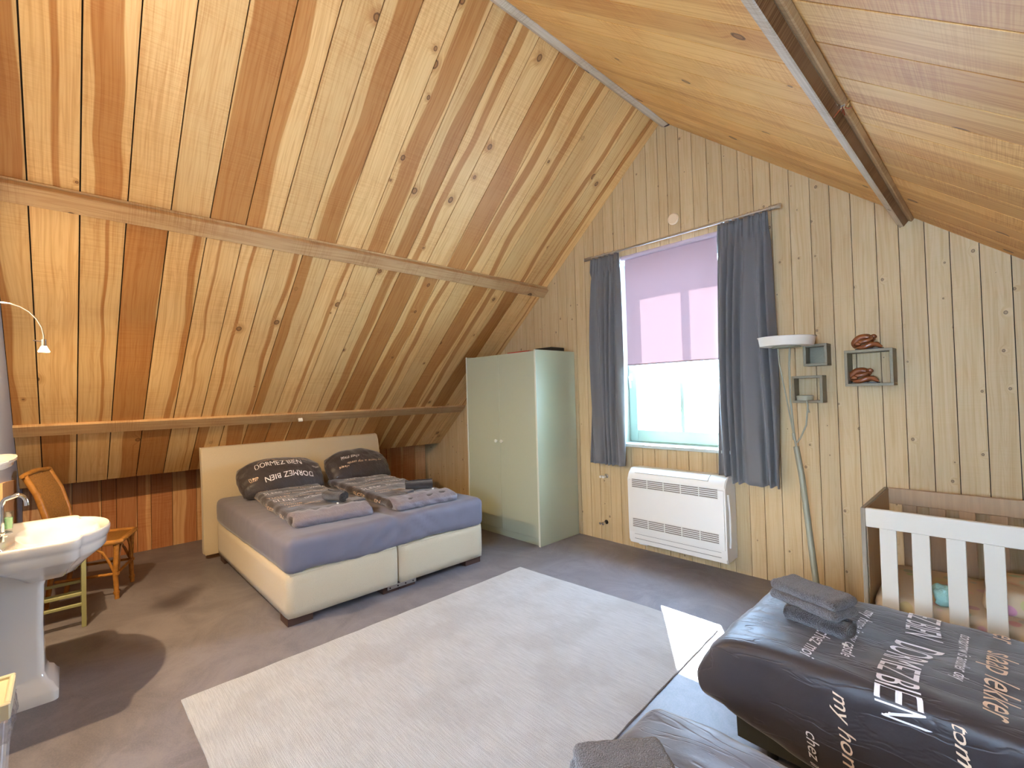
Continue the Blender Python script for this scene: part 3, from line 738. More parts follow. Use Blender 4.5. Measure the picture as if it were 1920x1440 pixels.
finish('arm', bm, M['satin'], fl_, smooth=True)
bm = bmesh.new(); lathe(bm, [(.012, -.055), (.095, -.052), (.095, -.046)], (-.07, 0, 1.90), (.0, 0, 1), 32); finish('dish_plate', bm, M['satin'], fl_, smooth=True)
bm = bmesh.new(); lathe(bm, [(.02, -.044), (.175, -.040), (.186, .022), (.192, .026), (.18, .02), (.165, -.03), (.02, -.032)], (-.068, 0, 1.90), (.02, -.0, 1), 40); finish('uplight_dish', bm, M['dimglow'], fl_, smooth=True)
bm = bmesh.new(); tube(bm, [(-.03, 0, 1.14), (0, -.01, 1.18), (.045, -.02, 1.28), (.06, -.02, 1.42), (.055, -.02, 1.455)], .006, 8); tube(bm, [(.06, -.02, 1.40), (.068, -.02, 1.37)], .005, 8); finish('reading_arm', bm, M['satin'], fl_, smooth=True)
bm = bmesh.new(); lathe(bm, [(0, -.018), (.05, -.016), (.054, .016), (.048, .020), (0, .020)], (.045, -.02, 1.475), (0, 0, 1), 28); finish('reading_head', bm, M['satin'], fl_, smooth=True)

# fixture left on the right purlin
t = thing('ceiling_socket', 'small chrome lamp socket with bare wires on the right beam', 'lamp socket', (-.40, 2.2, 2.665))
bm = bmesh.new(); lathe(bm, [(.0, .028), (.014, .026), (.022, .014), (.024, 0), (.018, -.004)], (0, 0, 0), (.15, 0, -1), 18); finish('cup', bm, M['chrome'], t, smooth=True)
for k in range(4):
    bm = bmesh.new(); a = k*1.6; tube(bm, [(0, 0, -.02), (.018*math.cos(a), .018*math.sin(a), -.036), (.03*math.cos(a), .028*math.sin(a), -.034-.008*k)], .0022, 6); finish('wire', bm, mat('copper_wire_%d' % k, srgb(150, 70, 40), .4, .5), t, smooth=True)
bm = bmesh.new(); bmesh.ops.create_icosphere(bm, subdivisions=2, radius=.026)
for v in bm.verts: v.co = Vector((v.co.x*1.5, v.co.y*.5, v.co.z*.7))*(1+.2*noise.noise(v.co*60))
o = finish('wood_plug', bm, M['darkfoot'], smooth=True); o.location = (-2.10, YB-.02, 4.045); props(o, 'dark brown plug at the window end of the ridge board', 'plug')
o = finish('wireless_switch', bbox((-.011, -.022, -.026), (.011, .022, .026), .004), M['white'], smooth=True)
o.location = (-5.315, 1.852, 1.345); o.rotation_euler = (0, R(-41+10), 0); props(o, 'small white sensor on the low timber rail above the headboard', 'sensor')

# ------------------------------------------------------------------ wardrobe
wd = thing('wardrobe', 'sage green two-door wardrobe under the slope', 'wardrobe', (-3.87, 3.80, 0))
hx, y0, y1, H = .575, -.325, .30, 2.01
finish('side_panel', bbox((hx-.02, y0, 0), (hx, y1, H), .0015, 1), M['ward'], wd)
finish('side_panel', bbox((-hx, y0, 0), (-hx+.02, y1, H), .0015, 1), M['ward'], wd)
finish('back_panel', bbox((-hx+.02, y1-.012, .03), (hx-.02, y1, H-.01)), M['ward'], wd)
finish('top_panel', bbox((-hx+.02, y0+.02, H-.06), (hx-.02, y1-.012, H-.04)), M['ward'], wd)
finish('plinth', bbox((-hx+.02, y0+.025, 0), (hx-.02, y0+.04, .075)), M['ward'], wd)
for a, c, kx in ((-hx+.021, -.0015, -.045), (.0015, hx-.021, .045)):
    d_ = finish('door', bbox((a, y0+.002, .08), (c, y0+.022, H-.012), .002, 1), M['ward'], wd)
    bm = bmesh.new(); lathe(bm, [(.006, 0), (.006, .014), (.017, .022), (.019, .03), (.014, .037), (0, .039)], (kx, y0+.002, 1.045), (0, -1, 0), 20); finish('knob', bm, M['wardedge'], d_, smooth=True)
finish('edge_strip', bbox((hx-.021, y0-.003, 0), (hx, y0, H)), M['wardedge'], wd)
finish('edge_strip', bbox((-hx, y0-.003, 0), (-hx+.021, y0, H)), M['wardedge'], wd)
bm = bbox((-.17, -.1, 0), (.17, .1, .072), .004); o = finish('flat_box', bm, M['red']); o.location = (-3.83, 3.84, 1.97); props(o, 'red flat box lying on top of the wardrobe', 'box')
bm = bbox((-.12, -.11, 0), (.12, .11, .085), .01); o = finish('storage_case', bm, M['black']); o.location = (-3.46, 3.88, 1.97); props(o, 'black case on top of the wardrobe, nearest the window', 'case')

# ------------------------------------------------------------------ double bed
bed = thing('double_bed', 'cream upholstered box-spring double bed with tall headboard', 'bed', (-4.43, 1.95, 0))
def fabric_box(lo, hi, r, step=.09, amp=.002): return softbox(lo, hi, r, step, lambda p, n: p+n*amp*nz(p, 7, 3))
cx, cy = -4.43, 1.95
for a, c in ((1.085, 1.938), (1.952, 2.818)):
    o = finish('box_spring', fabric_box((-5.46-cx, a-cy, .048), (-3.42-cx, c-cy, .36), .022, .06), M['cream'], bed, smooth=True, sharp=0)
    bm = bmesh.new(); tube(bm, [(-3.425-cx, a+.02-cy, .36-.012), (-3.425-cx, c-.02-cy, .36-.012)], .004, 6); finish('piping', bm, M['cream'], o, smooth=True)
for (fx, fy, w) in ((-3.52, 1.18, .17), (-3.52, 1.88, .14), (-3.52, 2.03, .14), (-3.52, 2.72, .17), (-5.3, 1.18, .17), (-5.3, 2.72, .17)):
    bm = bmesh.new(); prism(bm, [(fy-w/2-cy, .0), (fy+w/2-cy, .0), (fy+w/2-cy, .06), (fy-w/2-cy, .06)], 'x', fx-.08-cx, fx+.075-cx)
    finish('foot', bm, M['darkfoot'], bed)
finish('connector_plate', bbox((-3.433-cx, 1.84-cy, .028), (-3.424-cx, 2.10-cy, .058), .001, 1), M['steel'], bed)
for q in (1.86, 1.93, 2.0, 2.07):
    bm = bmesh.new(); lathe(bm, [(.006, 0), (.006, .003), (0, .004)], (-3.424-cx, q-cy, .043), (1, 0, 0), 10); finish('screw', bm, M['darkmetal'], bed)
# headboard: bowed panel
bm = bmesh.new()
prof = []
for k in range(17):
    t = k/16; z = .05+1.045*t; x = -5.475-.035*t-.10*max(0, t-.45)**2*4*.6; prof.append((x, z))
back = [(x-.085, z) for x, z in prof]
poly = prof+[(prof[-1][0]-.03, prof[-1][1]+.008), (back[-1][0]+.01, back[-1][1])]+back[::-1]
hy0, hy1 = .975, 2.895
prism(bm, [(a-cx, b_) for a, b_ in poly], 'y', hy0-cy, hy1-cy)
ed = [e for e in bm.edges if abs(e.verts[0].co.y-e.verts[1].co.y) < 1e-6]
bmesh.ops.bevel(bm, geom=ed, offset=.012, segments=3, affect='EDGES')
finish('headboard', bm, M['cream'], bed, smooth=True, sharp=40)
# mattress in its fitted sheet
def mdisp(p, n):
    d = abs(p.y-1.945)
    p = p.copy()
    top = max(0, min(1, (p.z-.40)/.12))
    p.z -= .020*math.exp(-(d/.045)**2)*top
    fr = max(0, (p.x+3.60)/.2)
    p.x -= .018*math.exp(-(d/.05)**2)*min(1, fr)
    if p.x > -3.55:   # creases of the sheet pulled across the joint
        p.x += .013*math.sin((p.y-p.z*1.2)*34)*math.exp(-((p.y-1.72)/.30)**2)*max(0, 1-abs(p.z-.44)/.2)
        p.x += .009*math.sin((p.y+p.z*1.1)*40)*math.exp(-((p.y-2.15)/.15)**2)
    p += n*(.006*nz(p, 4, 8)+.003*nz(p, 13, 2))
    if p.z < .40:
        p.z += .012*math.sin(p.y*6+.8)*.9-.012*(p.y < 1.2)
    return p
o = finish('mattress', softbox((-5.455, 1.07, .352), (-3.395, 2.835, .602), .06, .03, mdisp), M['sheet'], smooth=True, sharp=0)
props(o, 'wide mattress in a slate grey fitted sheet on the double bed', 'mattress')

# folded duvets
def fdisp(seed, front_bulge=.0):
    def f(p, n):
        p = p+n*(.012*nz(p, 5, seed)+.006*nz(p, 14, seed+3))
        p += n*.004*math.sin(p.x*28+p.y*9+seed)
        return p
    return f
def folded_duvet(label, c, L, Wd, rz, seed, texts):
    t = thing('folded_duvet', label, 'duvet', c, rz, 'folded printed duvets on the double bed')
    zb = 0
    o = finish('duvet_body', softbox((-L/2, -Wd/2, zb), (L/2-.06, Wd/2, zb+.078), .036, .022, fdisp(seed)), M['duvet'], t, smooth=True, sharp=0)
    def rd(p, n):
        p = p+n*(.014*nz(p, 6, seed+9)+.005*math.sin(p.y*60+p.z*60+p.x*30+seed+3*nz(p, 7, 3))*(.5+nz(p, 5, seed)))
        p.z -= .03*max(0, (p.x-L/2+.12)/.12)*max(0, p.z)/.09
        return p
    finish('folded_edge', softbox((L/2-.22, -Wd/2+.004, zb-.002), (L/2, Wd/2-.004, zb+.092), .034, .014, rd), M['satinfold'], t, smooth=True, sharp=0)
    tr = tree_of(o)
    for (txt, x, y, ln, h, shr, mt) in texts:
        lay_text(txt, (x, y, zb+.1), (0, 1, 0), (-1, 0, 0), ln, h, (tr, None), M[mt], t, shear=shr, sub=.03)
    for (txt, x, z, ln, h) in (('EN', .40, .02, .12, .05), ('SLEEP', -.1, .02, .3, .05), ('chez moi', -.6, .02, .3, .04)):
        lay_text(txt, (x, -Wd/2-.02, z), (1, 0, 0), (0, 0, 1), ln, h, (tr, None), M['printgold'], t, shear=.2, sub=.03)
    return t
tx = [('YOU & ME', -.56, -.20, .36, .085, 0, 'print'), ('home sweet home', -.47, -.02, .30, .05, .3, 'printgold'), ('chez moi', -.50, -.29, .18, .05, .4, 'printgold'),
      ('SLEEP TIGHT', -.33, -.27, .38, .10, 0, 'print'), ('slaap', -.36, .14, .16, .09, .3, 'print'), ('my home is my castle', -.24, -.12, .40, .045, .4, 'printgold'),
      ('TIGHT', -.12, -.29, .20, .075, 0, 'printgold'), ('slaap lekker', -.13, -.02, .28, .07, .4, 'print'), ('tomorrow is another day', -.04, -.26, .42, .04, .4, 'printgold'),
      ('DORMEZ BIEN', .08, -.02, .28, .10, 0, 'print'), ('SLEEP', .07, -.28, .20, .09, 0, 'print'), ('chez moi', .16, -.25, .18, .05, .3, 'printgold'),
      ('home', .27, -.24, .14, .06, .2, 'printgold'), ('slaap lekker', .36, -.24, .28, .06, .4, 'printgold'), ('DORMEZ', .30, .10, .17, .08, 0, 'print')]
folded_duvet('folded dark printed duvet on the near half of the double bed', (-4.42, 1.575, .601), 1.60, .62, R(-4), 4, tx)
folded_duvet('folded dark printed duvet on the far half of the double bed', (-4.33, 2.34, .601), 1.66, .62, R(-3), 11, tx)

# pillows leaning on the headboard
def pillow(label, c, w, h, th, tilt, seed, texts, rz=0):
    t = thing('pillow', label, 'pillow', c, rz, 'dark printed pillows on the double bed')
    bm = bmesh.new(); N = 40; g = {}
    for sgn in (1, -1):
        for i in range(N+1):
            for j in range(N+1):
                u = i/N*2-1; v = j/N*2-1
                edge = i in (0, N) or j in (0, N)
                key = (i, j, 0 if edge else sgn)
                if key in g: continue
                e = max(0, (1-abs(u)**2.8)*(1-abs(v)**2.8))**.5
                yy = u*w/2*(1-.07*v*v); xx = v*h/2*(1-(.42 if v < 0 else .12)*abs(u)**2.4); zz = sgn*th/2*e
                p = Vector((xx, yy, zz))
                p.z += (.016*nz(p, 7, seed)+.005*nz(p, 22, seed))*(1 if not edge else .6) + .006*math.sin(u*9+v*14)*(1-e)
                g[key] = bm.verts.new(p)
    def G_(i, j, s): return g[(i, j, 0 if (i in (0, N) or j in (0, N)) else s)]
    for s in (1, -1):
        for i in range(N):
            for j in range(N):
                q = [G_(i, j, s), G_(i+1, j, s), G_(i+1, j+1, s), G_(i, j+1, s)]
                bm.faces.new(q if s > 0 else q[::-1])
    # tilt: rotate about Y so that the head edge rises
    bmesh.ops.rotate(bm, verts=bm.verts, cent=(0, 0, 0), matrix=Matrix.Rotation(R(tilt), 3, 'Y'))
    for v in bm.verts:
        fl0 = -c[2]+.604
        if v.co.z < fl0: v.co.z = fl0+(v.co.z-fl0)*.1
    o = finish('cushion', bm, M['duvet'], t, smooth=True, sharp=0)
    tr = tree_of(o); Rm = Matrix.Rotation(R(tilt), 3, 'Y')
    for (txt, v, u, ln, hh, rev, mt, arc) in texts:
        al = Rm @ Vector((0, -1 if rev else 1, 0)); up = Rm @ Vector((1 if rev else -1, 0, 0))
        og = Rm @ Vector((v, u, th*.6))
        lay_text(txt, og, al, up, ln, hh, (tr, None), M[mt], t, shear=.0 if txt.isupper() else .35, arc=arc, sub=.02, hint=Rm @ Vector((0, 0, 1)))
    return t
pillow('dark pillow printed DORMEZ BIEN against the headboard', (-5.16, 1.60, .775), .82, .46, .26, 42, 3,
       [('DORMEZ BIEN', -.03, -.27, .46, .095, False, 'print', .02), ('DORMEZ BIEN', .085, .28, .48, .10, True, 'print', -.03), ('another day', -.12, -.24, .22, .035, False, 'printgold', .02), ('my home is my castle', -.11, .02, .26, .03, False, 'printgold', 0), ('SLEEP', .10, -.36, .10, .05, False, 'printgold', 0), ('TIGHT', .02, .30, .09, .05, False, 'print', 0)])
pillow('dark pillow printed chez moi in the far corner of the bed', (-5.20, 2.44, .775), .74, .46, .26, 42, 9,
       [('chez moi', -.06, .0, .22, .06, True, 'print', 0), ('my home is my castle', .03, .27, .44, .05, True, 'printgold', 0), ('slaap', .10, -.30, .14, .05, False, 'printgold', 0)])

# towels
def tdisp(seed, a=.004):
    def f(p, n): return p+n*(a*nz(p, 26, seed)+.0018*nz(p, 140, seed)+.004*nz(p, 9, seed))
    return f
def towel_fold(label, c, size, rz, seed, mt, group='rolled and folded bath towels', tiltx=0, cat='towel', step=.008):
    t = thing('folded_towel', label, cat, c, rz, group)
    w, d, h = size; nl = 2; hh = h/nl
    for k in range(nl):
        o = finish('towel_layer', softbox((-w/2+.002*k, -d/2+.003*k, k*hh), (w/2-.003*k, d/2-.002*k, (k+1)*hh+.002), hh*.5, step, tdisp(seed+k)), mt, t, smooth=True, sharp=0)
        if tiltx: o.rotation_euler = (tiltx, 0, 0)
    return t
def towel_roll(label, c, length, r, rz, seed, mt, group='rolled and folded bath towels', flat=.8):
    t = thing('rolled_towel', label, 'towel', c, rz, group)
    bm = bmesh.new(); turns = 3.2; NS = 90; NL = max(8, int(length/.01)); th = r/turns*.92
    outer, inner = [], []
    for i in range(NS+1):
        a = i/NS*turns*2*math.pi; rr = .006+(r-.006)*i/NS
        outer.append((rr*math.cos(a), rr*math.sin(a)*flat)); inner.append(((rr-th*.75)*math.cos(a), (rr-th*.75)*math.sin(a)*flat))
    rows = []
    for k in range(NL+1):
        x = (k/NL-.5)*length; row = []
        for (yy, zz) in outer+inner[::-1]:
            p = Vector((x, yy, zz)); q = .0025*nz(p, 60, seed)+.004*nz(p, 14, seed)
            s = 1+q/r*1.5
            row.append(bm.verts.new((x+.004*nz(p, 30, seed+4)*(1 if k in (0, NL) else 0), yy*s, zz*s+r*flat)))
        rows.append(row)
    m_ = len(rows[0])
    for a, b_ in zip(rows, rows[1:]):
        for i in range(m_): bm.faces.new((a[i], a[(i+1) % m_], b_[(i+1) % m_], b_[i]))
    for row in (rows[0], rows[-1]):
        for i in range(NS): bm.faces.new((row[i], row[i+1], row[m_-2-i], row[m_-1-i]))
    finish('roll', bm, mt, t, smooth=True, sharp=50)
    bm = bmesh.new(); box(bm, (length/2-.01, -r-.004, .002), (length/2+.008, -r+.004, .014)); finish('care_tag', bm, M['white'], t)
    return t
towel_roll('charcoal rolled towel on the near folded duvet', (-3.98, 1.66, .682), .21, .060, R(18), 2, M['towel'])
towel_fold('small brown face cloth beside the roll on the near duvet', (-3.84, 1.78, .680), (.13, .12, .03), R(10), 5, M['towelbrown'], step=.012)
towel_roll('charcoal rolled towel on the far folded duvet', (-3.86, 2.42, .682), .25, .057, R(62), 7, M['towel'])
towel_fold('small brown face cloth beside the roll on the far duvet', (-3.80, 2.24, .680), (.12, .11, .03), R(20), 8, M['towelbrown'], step=.012)

# ------------------------------------------------------------------ rug
rugp = [(-3.02, .428), (-1.185, .455), (-1.33, 3.04), (-3.05, 2.94)]
bm = bmesh.new(); NX, NY = 70, 100; top = []
def rp(u, v):
    a = Vector(rugp[0]).lerp(Vector(rugp[1]), u); b_ = Vector(rugp[3]).lerp(Vector(rugp[2]), u); return a.lerp(b_, v)
for j in range(NY+1):
    row = []
    for i in range(NX+1):
        p = rp(i/NX, j/NY); e = min(i, NX-i, 3)/3*.5+min(j, NY-j, 3)/3*.5
        row.append(bm.verts.new((p.x+.004*noise.noise(Vector((p.x*9, p.y*9, 0))), p.y+.004*noise.noise(Vector((p.x*9, p.y*9, 4))), .010+.006*min(1, min(i, j, NX-i, NY-j)/2)+.002*noise.noise(Vector((p.x*6, p.y*6, 1))))))
    top.append(row)
for j in range(NY):
    for i in range(NX): bm.faces.new((top[j][i], top[j][i+1], top[j+1][i+1], top[j+1][i]))
bd = top[0]+[r[-1] for r in top[1:]]+top[-1][-2::-1]+[r[0] for r in top[-2:0:-1]]
lo_ = [bm.verts.new((v.co.x, v.co.y, .0005)) for v in bd]
for i in range(len(bd)):
    k = (i+1) % len(bd); bm.faces.new((bd[i], bd[k], lo_[k], lo_[i]))
rug = finish('rug', bm, M['rug'], smooth=True, sharp=50); props(rug, 'large silver grey rectangular rug on the vinyl floor', 'rug')

# ------------------------------------------------------------------ single beds
def single_bed(c, label, group):
    t = thing('single_bed', label, 'bed', c, 0, group)
    finish('bed_base', softbox((0, -.375, .06), (1.98, .375, .25), .015, .1), M['bedbase'], t, smooth=True, sharp=50)
    finish('mattress', softbox((-.01, -.385, .25), (1.99, .385, .43), .05, .08), M['bedbase'], t, smooth=True, sharp=0)
    for fx in (.12, 1.85):
        for fy in (-.3, .3):
            bm = bmesh.new(); lathe(bm, [(.022, 0), (.026, .06)], (fx, fy, 0), (0, 0, 1), 14); finish('leg', bm, M['black'], t, smooth=True)
    return t
single_bed((-.85, 2.455, 0), 'single bed beside the cot, under the lettered duvet', 'single beds on the right')
single_bed((-.80, 1.045, 0), 'single bed at the bottom edge, under the plain grey duvet', 'single beds on the right')
def hang(x0, near_y, far_y, zhem, seed, foot_z, bulge):
    def f(p, n):
        p = p.copy(); H_ = .50
        k = max(0, (H_-p.z)/(H_-zhem))                       # 0 at top, 1 at the hem
        fx = math.exp(-max(0, p.x-x0)/.16)
        # foot corner: shorter drop and outward bulge
        zmin = zhem+(foot_z-zhem)*fx
        if p.z < H_-.07: p.z = H_-.07-(H_-.07-p.z)*(H_-.07-zmin)/(H_-.07-zhem)
        if n.x < -.3: p.x -= bulge*math.sin(min(1, k)*math.pi*.75)
        if n.y < -.3: p.y += .012*math.sin(p.x*13+seed)*k+.010*k-.05*k*fx*math.sin(min(1, k)*2.4)
        if n.y > .3: p.y += .02*k
        p += Vector((n.x, n.y, n.z))*(.010*nz(p, 4, seed)+.004*nz(p, 15, seed+2))
        if n.z > .5: p.z += .006*nz(Vector((p.x*.6, p.y*2.2, 0)), 7, seed)
        p.z -= .035*max(0, 1-(p.x-x0)/.30)**2*(1-min(1, k))
        return p
    return f
dv = thing('duvet', 'dark duvet lettered DORMEZ BIEN over the bed beside the cot', 'duvet', (0, 0, 0))
d3 = finish('duvet_cover', softbox((-.93, 2.035, .075), (1.15, 2.865, .50), .065, .024, hang(-.93, 2.035, 2.865, .075, 5, .24, .075)), M['duvet'], dv, smooth=True, sharp=0)
t3 = (tree_of(d3), None)
EY, TZ = 2.06, .50
def over(p):
    p = p.copy()
    if p.y < EY: p.z = TZ-.015-(EY-p.y)*.95; p.y = EY-.02
    if p.y > 2.84: p.z = TZ-.015-(p.y-2.84); p.y = 2.86
    return p
def L3(txt, x, y, ln, h, mt, shear=.3, **kw): lay_text(txt, (x, y, TZ+.02), (0, -1, 0), (1, 0, 0), ln, h, t3, M[mt], dv, over=over, shear=shear, sub=.012, **kw)
L3('chez moi', -.60, 2.37, .28, .085, 'print', .4)
L3('my home is my castle', -.485, 2.70, .50, .07, 'print', .4, arc=-.01)
L3('chez moi', -.62, 2.86, .18, .07, 'print', .3)
L3('DORMEZ BIEN', -.345, 2.49, .50, .17, 'print', 0, arc=-.02, flare=.25)
L3('DORMEZ BIEN', -.33, 3.02, .44, .16, 'print', 0, arc=-.01, flare=.1)
L3('my', -.47, 2.89, .06, .07, 'print', .3)
L3('tomorrow is another day', -.165, 2.715, .44, .06, 'print', .4)
L3('slaap lekker', -.085, 2.64, .54, .125, 'printgold', .3)
L3('slaap lekker', -.07, 3.16, .42, .11, 'printgold', .3)
L3('DORMEZ BIEN', .12, 2.60, .52, .13, 'print', 0)
def L3s(txt, x, z, ln, h, mt='printgold', shear=.4): lay_text(txt, (x, 2.01, z), (.10, 0, -1), (1, 0, .1), ln, h, t3, M[mt], dv, shear=shear, sub=.02)
L3s('my home is my castle', -.475, .445, .75, .075)
L3s('tomorrow is another day', -.155, .49, .9, .06)
L3s('chez moi', -.57, .25, .2, .06, 'print')
L3s('DORMEZ BIEN', .1, .44, .5, .12)
dv4 = thing('duvet', 'plain slate grey duvet on the bed at the bottom edge', 'duvet', (0, 0, 0))
d4 = finish('duvet_cover', softbox((-.90, .60, .10), (1.15, 1.50, .50), .06, .024, hang(-.90, .6, 1.50, .10, 9, .2, .05)), M['duvetgrey'], dv4, smooth=True, sharp=0)
t4 = (tree_of(d4), None)
lay_text('chez moi', (-.42, 1.47, .52), (0, -1, 0), (1, 0, 0), .26, .08, t4, M['print'], dv4, sub=.02)
towel_fold('taupe folded towel on the plain grey duvet at the bottom edge', (-.67, 1.02, .502), (.32, .26, .085), R(-38), 21, M['towelbrown'], step=.006)
towel_roll('lower charcoal towel on the lettered duvet beside the cot', (-.60, 2.385, .488), .25, .06, R(-10), 31, M['towel'], flat=.75)
towel_fold('upper charcoal towel laid across the lower one beside the cot', (-.635, 2.44, .565), (.31, .17, .085), R(-20), 33, M['towelbrown'], step=.006)

# ------------------------------------------------------------------ cot
cot = thing('baby_cot', 'white slatted baby cot with oak inside against the plank wall', 'cot', (.10, 3.57, 0))
cx, cy = .10, 3.57; X0, X1, Y0, Y1, ZT = -.58, .78, 3.20, 3.94, .878
def CB(name, lo, hi, mt, bev=.003): return finish(name, bbox((lo[0]-cx, lo[1]-cy, lo[2]), (hi[0]-cx, hi[1]-cy, hi[2]), bev, 1), mt, cot)
for a, c in ((X0, X0+.022), (X1-.022, X1)):
    e = CB('end_panel', (a, Y0, .02), (c, Y1, ZT), M['cribend'])
    CB('end_lining', (a+.0225 if a == X0 else a-.004, Y0+.02, .04), (a+.026 if a == X0 else a-.0005, Y1-.02, ZT-.004), M['cribin'], .0005)
CB('top_rail', (X0+.022, Y0, ZT-.102), (X1-.022, Y0+.022, ZT), M['cribw'])
CB('top_rail', (X0+.022, Y1-.022, ZT-.102), (X1-.022, Y1, ZT), M['cribin'])
CB('bottom_rail', (X0+.022, Y0, .22), (X1-.022, Y0+.022, .30), M['cribw'])
CB('bottom_rail', (X0+.022, Y1-.022, .22), (X1-.022, Y1, .30), M['cribin'])
xs = [-.50+.1335*k for k in range(9)]
for x in xs: CB('slat', (x, Y0+.003, .30), (x+.072, Y0+.019, ZT-.102), M['cribw'], .002)
for x in xs: CB('slat', (x+.012, Y1-.019, .30), (x+.084, Y1-.003, ZT-.102), M['cribin'], .002)
for a in (X0+.01, X1-.05):
    for b_ in (Y0, Y1-.04): CB('leg', (a, b_, 0), (a+.04, b_+.04, .05), M['cribend'])
CB('base_board', (X0+.03, Y0+.024, .28), (X1-.03, Y1-.024, .30), M['cribin'])
o = finish('cot_mattress', softbox((X0+.035, Y0+.03, .301), (X1-.035, Y1-.03, .40), .03, .04, lambda p, n: p+n*.006*nz(p, 6, 2)), M['babysheet'], smooth=True, sharp=0); props(o, 'cot mattress in a flowered sheet behind the white slats', 'mattress')
o = finish('baby_blanket', softbox((-.12, 3.36, .401), (.70, 3.86, .49), .04, .025, lambda p, n: p+n*(.03*nz(p, 5, 12)+.012*nz(p, 13, 4))), M['babysheet'], smooth=True, sharp=0); props(o, 'crumpled flowered blanket lying in the cot', 'blanket')
o = finish('cuddle_cloth', softbox((-.30, 3.26, .40), (-.22, 3.34, .50), .03, .010, lambda p, n: p+n*(.02*nz(p, 18, 5)+.01*nz(p, 40, 6))), mat('mint_cloth', srgb(165, 205, 190), .9, bump=.3, scale=200), smooth=True, sharp=0); props(o, 'small mint green cloth behind the cot slats', 'cloth')

# ------------------------------------------------------------------ washbasin
ws = thing('pedestal_basin', 'white ceramic pedestal washbasin on the grey wall', 'washbasin', (-3.70, YF, 0))
SXC, YO = 0.0, .24     # local: x centred, y from the wall
def outline(a, k=1.0, inset=0.0):
    """polar outline about (0, YO)"""
    dx, dy = math.cos(a), math.sin(a)
    # candidate boundaries: straight sides |x|<=.385 , back y=0, bowed front
    best = 9
    if abs(dx) > 1e-6: best = min(best, .385/abs(dx))
    if dy < -1e-6: best = min(best, YO/(-dy))
    if dy > 0:
        # bow: ellipse of half width .33, reach .245 plus shoulders at y=.12
        e = 1/math.sqrt((dx/.335)**2+(dy/.248)**2)
        sh = 1/((abs(dx)/.385)**7+(abs(dy)/.125)**7)**(1/7)
        best = min(best, max(e, sh))
    else:
        sh = 1/((abs(dx)/.385)**9+(abs(dy)/YO)**9)**(1/9); best = min(best, sh)
    return best*k-inset
def ringv(bm, z, f, n=96, cyo=0): return [bm.verts.new((f(2*math.pi*i/n)*math.cos(2*math.pi*i/n), YO+cyo+f(2*math.pi*i/n)*math.sin(2*math.pi*i/n), z)) for i in range(n)]
def clampback(ring):
    for v in ring: v.co.y = max(v.co.y, .001)
bm = bmesh.new()
rings = []
def ell(rx, ry): return lambda a: 1/math.sqrt((math.cos(a)/rx)**2+(math.sin(a)/ry)**2)
rings.append(ringv(bm, .640, lambda a: min(outline(a)*.42, ell(.20, .14)(a))))
rings.append(ringv(bm, .690, lambda a: outline(a)*.60))
rings.append(ringv(bm, .745, lambda a: outline(a)*.86))
rings.append(ringv(bm, .765, lambda a: outline(a)*.93))
rings.append(ringv(bm, .800, lambda a: outline(a)*.945))
rings.append(ringv(bm, .815, lambda a: outline(a)*.955))
rings.append(ringv(bm, .822, lambda a: outline(a)*.985))
rings.append(ringv(bm, .850, lambda a: outline(a)*1.0))
rings.append(ringv(bm, .865, lambda a: outline(a)*.995))
rings.append(ringv(bm, .871, lambda a: outline(a)*.975))
rings.append(ringv(bm, .868, lambda a: outline(a)*.93))
for rx, ry, z in ((.325, .172, .862), (.315, .165, .855), (.29, .15, .815), (.25, .125, .76), (.17, .085, .735), (.05, .03, .728)):
    rings.append(ringv(bm, z, ell(rx, ry), cyo=.025))
for r_ in rings: clampback(r_)
for a, b_ in zip(rings, rings[1:]):
    for i in range(96): bm.faces.new((a[i], a[(i+1) % 96], b_[(i+1) % 96], b_[i]))
bm.faces.new(rings[-1]); bm.faces.new(rings[0][::-1])
finish('basin', bm, M['ceramic'], ws, smooth=True, sharp=50)
bm = bmesh.new()
def prect(z, hx_, yf_, r_=.03, n=6):
    pts = []
    for (sx, sy, a0) in ((1, 1, 0), (-1, 1, 90), (-1, -1, 180), (1, -1, 270)):
        cxr = sx*(hx_-r_); cyr = (yf_-r_) if sy > 0 else (.0+r_)
        for k in range(n): a = R(a0+90*k/(n-1)); pts.append(bm.verts.new((cxr+r_*math.cos(a), cyr+r_*math.sin(a), z)))
    return pts
ps = [prect(0, .17, .265), prect(.045, .17, .265), prect(.06, .160, .255), prect(.085, .150, .243), prect(.10, .135, .225), prect(.14, .118, .21), prect(.40, .112, .205), prect(.60, .118, .21), prect(.66, .135, .225), prect(.70, .15, .235)]
for a, b_ in zip(ps, ps[1:]):
    for i in range(len(a)): bm.faces.new((a[i], a[(i+1) % len(a)], b_[(i+1) % len(a)], b_[i]))
bm.faces.new(ps[0][::-1]); bm.faces.new(ps[-1])
finish('pedestal', bm, M['ceramic'], ws, smooth=True, sharp=40)
bm = bmesh.new(); tube(bm, [(-.02, .045, .868), (-.02, .045, 1.02)]+[(-.02, .045+.05*(1-math.cos(q)), 1.02+.065*math.sin(q)) for q in [math.pi*k/12*.5 for k in range(1, 7)]]+[(-.02, .095+.045*math.sin(q), 1.085-.05*(1-math.cos(q))) for q in [math.pi*k/12 for k in range(1, 7)]]+[(-.02, .142, 1.02)], [.013]*1+[.011]*14, 14)
lathe(bm, [(.024, 0), (.024, .008), (.016, .016)], (-.02, .045, .866), (0, 0, 1), 20)
finish('tap', bm, M['chrome'], ws, smooth=True)
bm = bmesh.new(); lathe(bm, [(.016, 0), (.013, .03), (.02, .035), (.02, .045), (0, .05)], (.10, .05, .866), (0, 0, 1), 18)
